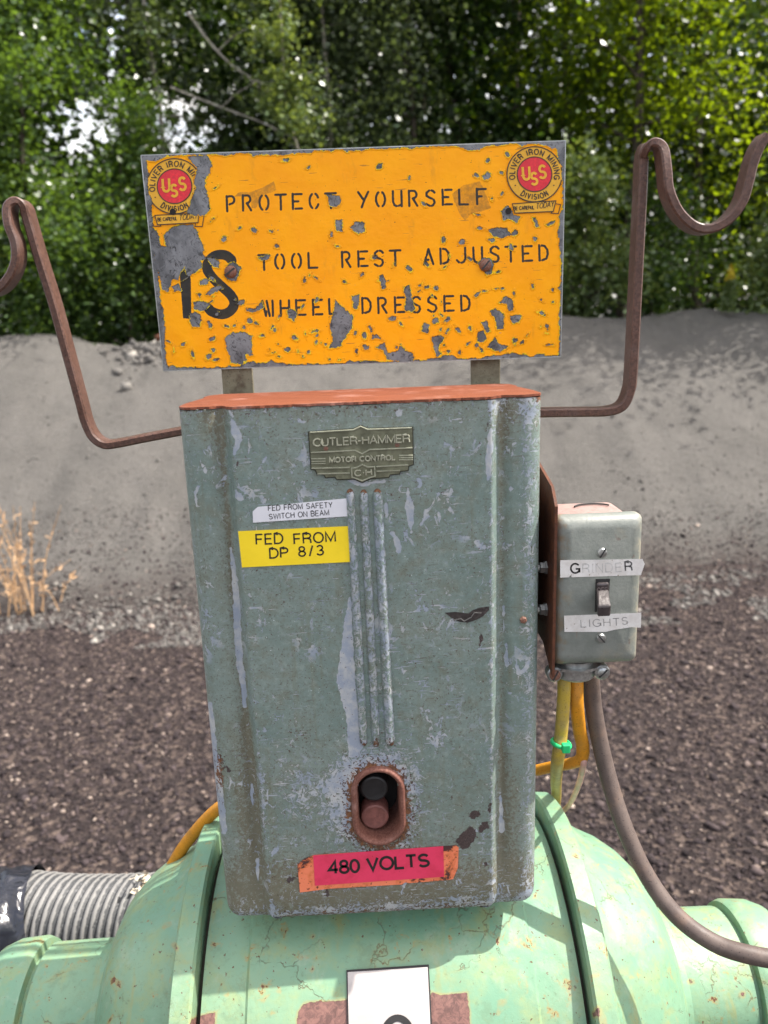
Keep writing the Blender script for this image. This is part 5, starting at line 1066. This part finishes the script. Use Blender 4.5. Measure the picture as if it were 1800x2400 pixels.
# ------------------------------------------------------------------ cables
def cable(name, pts, r, mat, label, sides=14, squash=None, n=9, cat='cable', group=None, parent=None):
    P = catmull(np.vstack([PD([(x, y)], d) for x, y, d in pts]), n); v, f = tube(P, r, sides, squash); o = mk(name, v, f, mat, parent, True)
    if parent is None: tag(o, label, cat, group)
    return o
cable('brown_cable', [(1384, 1575, .590), (1390, 1650, .60), (1404, 1730, .605), (1428, 1830, .605), (1462, 1935, .600), (1512, 2045, .595), (1580, 2140, .585), (1665, 2205, .575), (1750, 2236, .565), (1860, 2252, .56), (2000, 2250, .55)], .0066, M['cableb'], 'thick brown rubber cable sweeping down right from the switch box', 20, n=12)
cable('yellow_cable', [(1322, 1590, .585), (1321, 1640, .585), (1315, 1720, .59), (1306, 1790, .60), (1303, 1835, .70), (1304, 1866, .80), (1302, 1895, .88)], .0050, M['cabley'], 'faded yellow cable hanging straight down from the switch box clamp', squash=.75)
cable('orange_cable', [(1352, 1590, .59), (1352, 1650, .59), (1358, 1710, .60), (1366, 1750, .61), (1362, 1778, .615), (1340, 1789, .62), (1300, 1796, .63), (1255, 1806, .64)], .0052, M['cableo'], 'orange flat cable bending left behind the cabinet below the switch box', squash=.75)
cable('orange_cable', [(560, 1870, .70), (512, 1895, .71), (470, 1935, .72), (430, 1985, .73), (400, 2035, .74), (372, 2080, .755), (350, 2130, .77)], .0058, M['cableo'], 'orange yellow cable curving down left between cabinet and hose')
cable('thin_wire', [(1345, 1640, .60), (1350, 1700, .61), (1366, 1765, .615), (1366, 1800, .62), (1354, 1845, .70), (1335, 1885, .80), (1315, 1905, .88)], .0026, M['wirep'], 'thin pinkish white wire looping below the orange cable', cat='wire')
zt = thing('zip_tie', tuple(PD([(1318, 1745)], .585)[0]), 'bright green zip tie round the yellow cable', 'zip tie')
c = PD([(1315, 1742)], .590)[0]; P = np.array([c+np.array([.0072*math.cos(a), .0068*math.sin(a), -.0018*math.cos(a)]) for a in np.linspace(0, 2*math.pi, 25)]); v, f = tube(P, .0011, 6, 1.6); mk('strap', v, f, M['plast'], zt, True)
c = PD([(1326, 1752)], .580)[0]; s = MB(); s.box(c-np.array([.0030, .0025, .0038]), c+np.array([.0030, .0025, .0032])); s.build('lock_head', M['plast'], zt, bevel=.0008)

# ------------------------------------------------------------------ hose and black plastic
def m_hose():
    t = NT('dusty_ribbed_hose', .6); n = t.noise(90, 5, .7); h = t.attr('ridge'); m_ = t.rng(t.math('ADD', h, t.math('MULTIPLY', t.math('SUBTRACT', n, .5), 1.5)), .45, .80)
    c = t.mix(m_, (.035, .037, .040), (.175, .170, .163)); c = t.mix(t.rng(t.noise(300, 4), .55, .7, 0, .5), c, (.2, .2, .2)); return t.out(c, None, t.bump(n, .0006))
a, b = PD([(45, 2150)], .93)[0], PD([(360, 2160)], .90)[0]; n = 330; na = 40; tt = np.linspace(0, 1, n)
T_ = (b-a)/np.linalg.norm(b-a); u = np.cross(T_, [0, 0, 1.]); u /= np.linalg.norm(u); w_ = np.cross(u, T_); an = np.linspace(0, 2*np.pi, na, endpoint=False)
TT, AN = np.meshgrid(tt, an, indexing='ij'); rid = .5+.5*np.cos(2*np.pi*(TT*17-AN/(2*np.pi))); rid = rid**.7; RR = .0500+.0034*rid+.001*vnoise(TT*20, AN*3, 31)
V = a+(b-a)*TT[..., None]+RR[..., None]*(np.cos(AN)[..., None]*u+np.sin(AN)[..., None]*w_)+np.array([0, 0, -.012])*(4*TT*(1-TT))[..., None]*.4
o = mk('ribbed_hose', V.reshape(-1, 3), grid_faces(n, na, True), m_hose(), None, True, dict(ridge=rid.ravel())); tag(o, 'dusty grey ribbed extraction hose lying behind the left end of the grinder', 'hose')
n = 70; na = 48; a2 = a+T_*.03; b2 = PD([(-260, 2240)], .90)[0]; tt = np.linspace(0, 1, n); TT, AN = np.meshgrid(tt, np.linspace(0, 2*np.pi, na, endpoint=False), indexing='ij')
T2 = (b2-a2)/np.linalg.norm(b2-a2); u = np.cross(T2, [0, 0, 1.]); u /= np.linalg.norm(u); w_ = np.cross(u, T2)
AC = np.where(AN > np.pi, AN-2*np.pi, AN)
RR = .056+.022*TT+.020*np.abs(vnoise(TT*9+AC*1.2+30, AC*2.+30, 41))*np.minimum(1, TT*5+.2)+.007*np.abs(vnoise(TT*22+30, AC*4+TT*6+30, 42))
V = a2+(b2-a2)*TT[..., None]+RR[..., None]*(np.cos(AN)[..., None]*u+np.sin(AN)[..., None]*w_)
pt = NT('black_plastic_sheet', .22, 0, .6); nz = pt.noise(22, 3, .5, 1.2); pt.out((.016, .017, .024), .24, pt.bump(nz, .012, .9))
o = mk('black_plastic_wrap', V.reshape(-1, 3), grid_faces(n, na, True), pt.m, None, True); tag(o, 'glossy crumpled black plastic wrapped over the end of the hose at the left edge', 'plastic wrap')
# shred of cloth at the hose end
c = PD([(350, 2075)], .88)[0]; P = c+rng.normal(0, 1, (60, 3))*np.array([.008, .008, .005]); V, Fc = leaf_mesh(P, .010); o = mk('paper_shred', V, Fc, simple('cream_scrap', (.62, .54, .42), .8)); tag(o, 'small cream coloured shred between the hose end and the green bell', 'scrap')
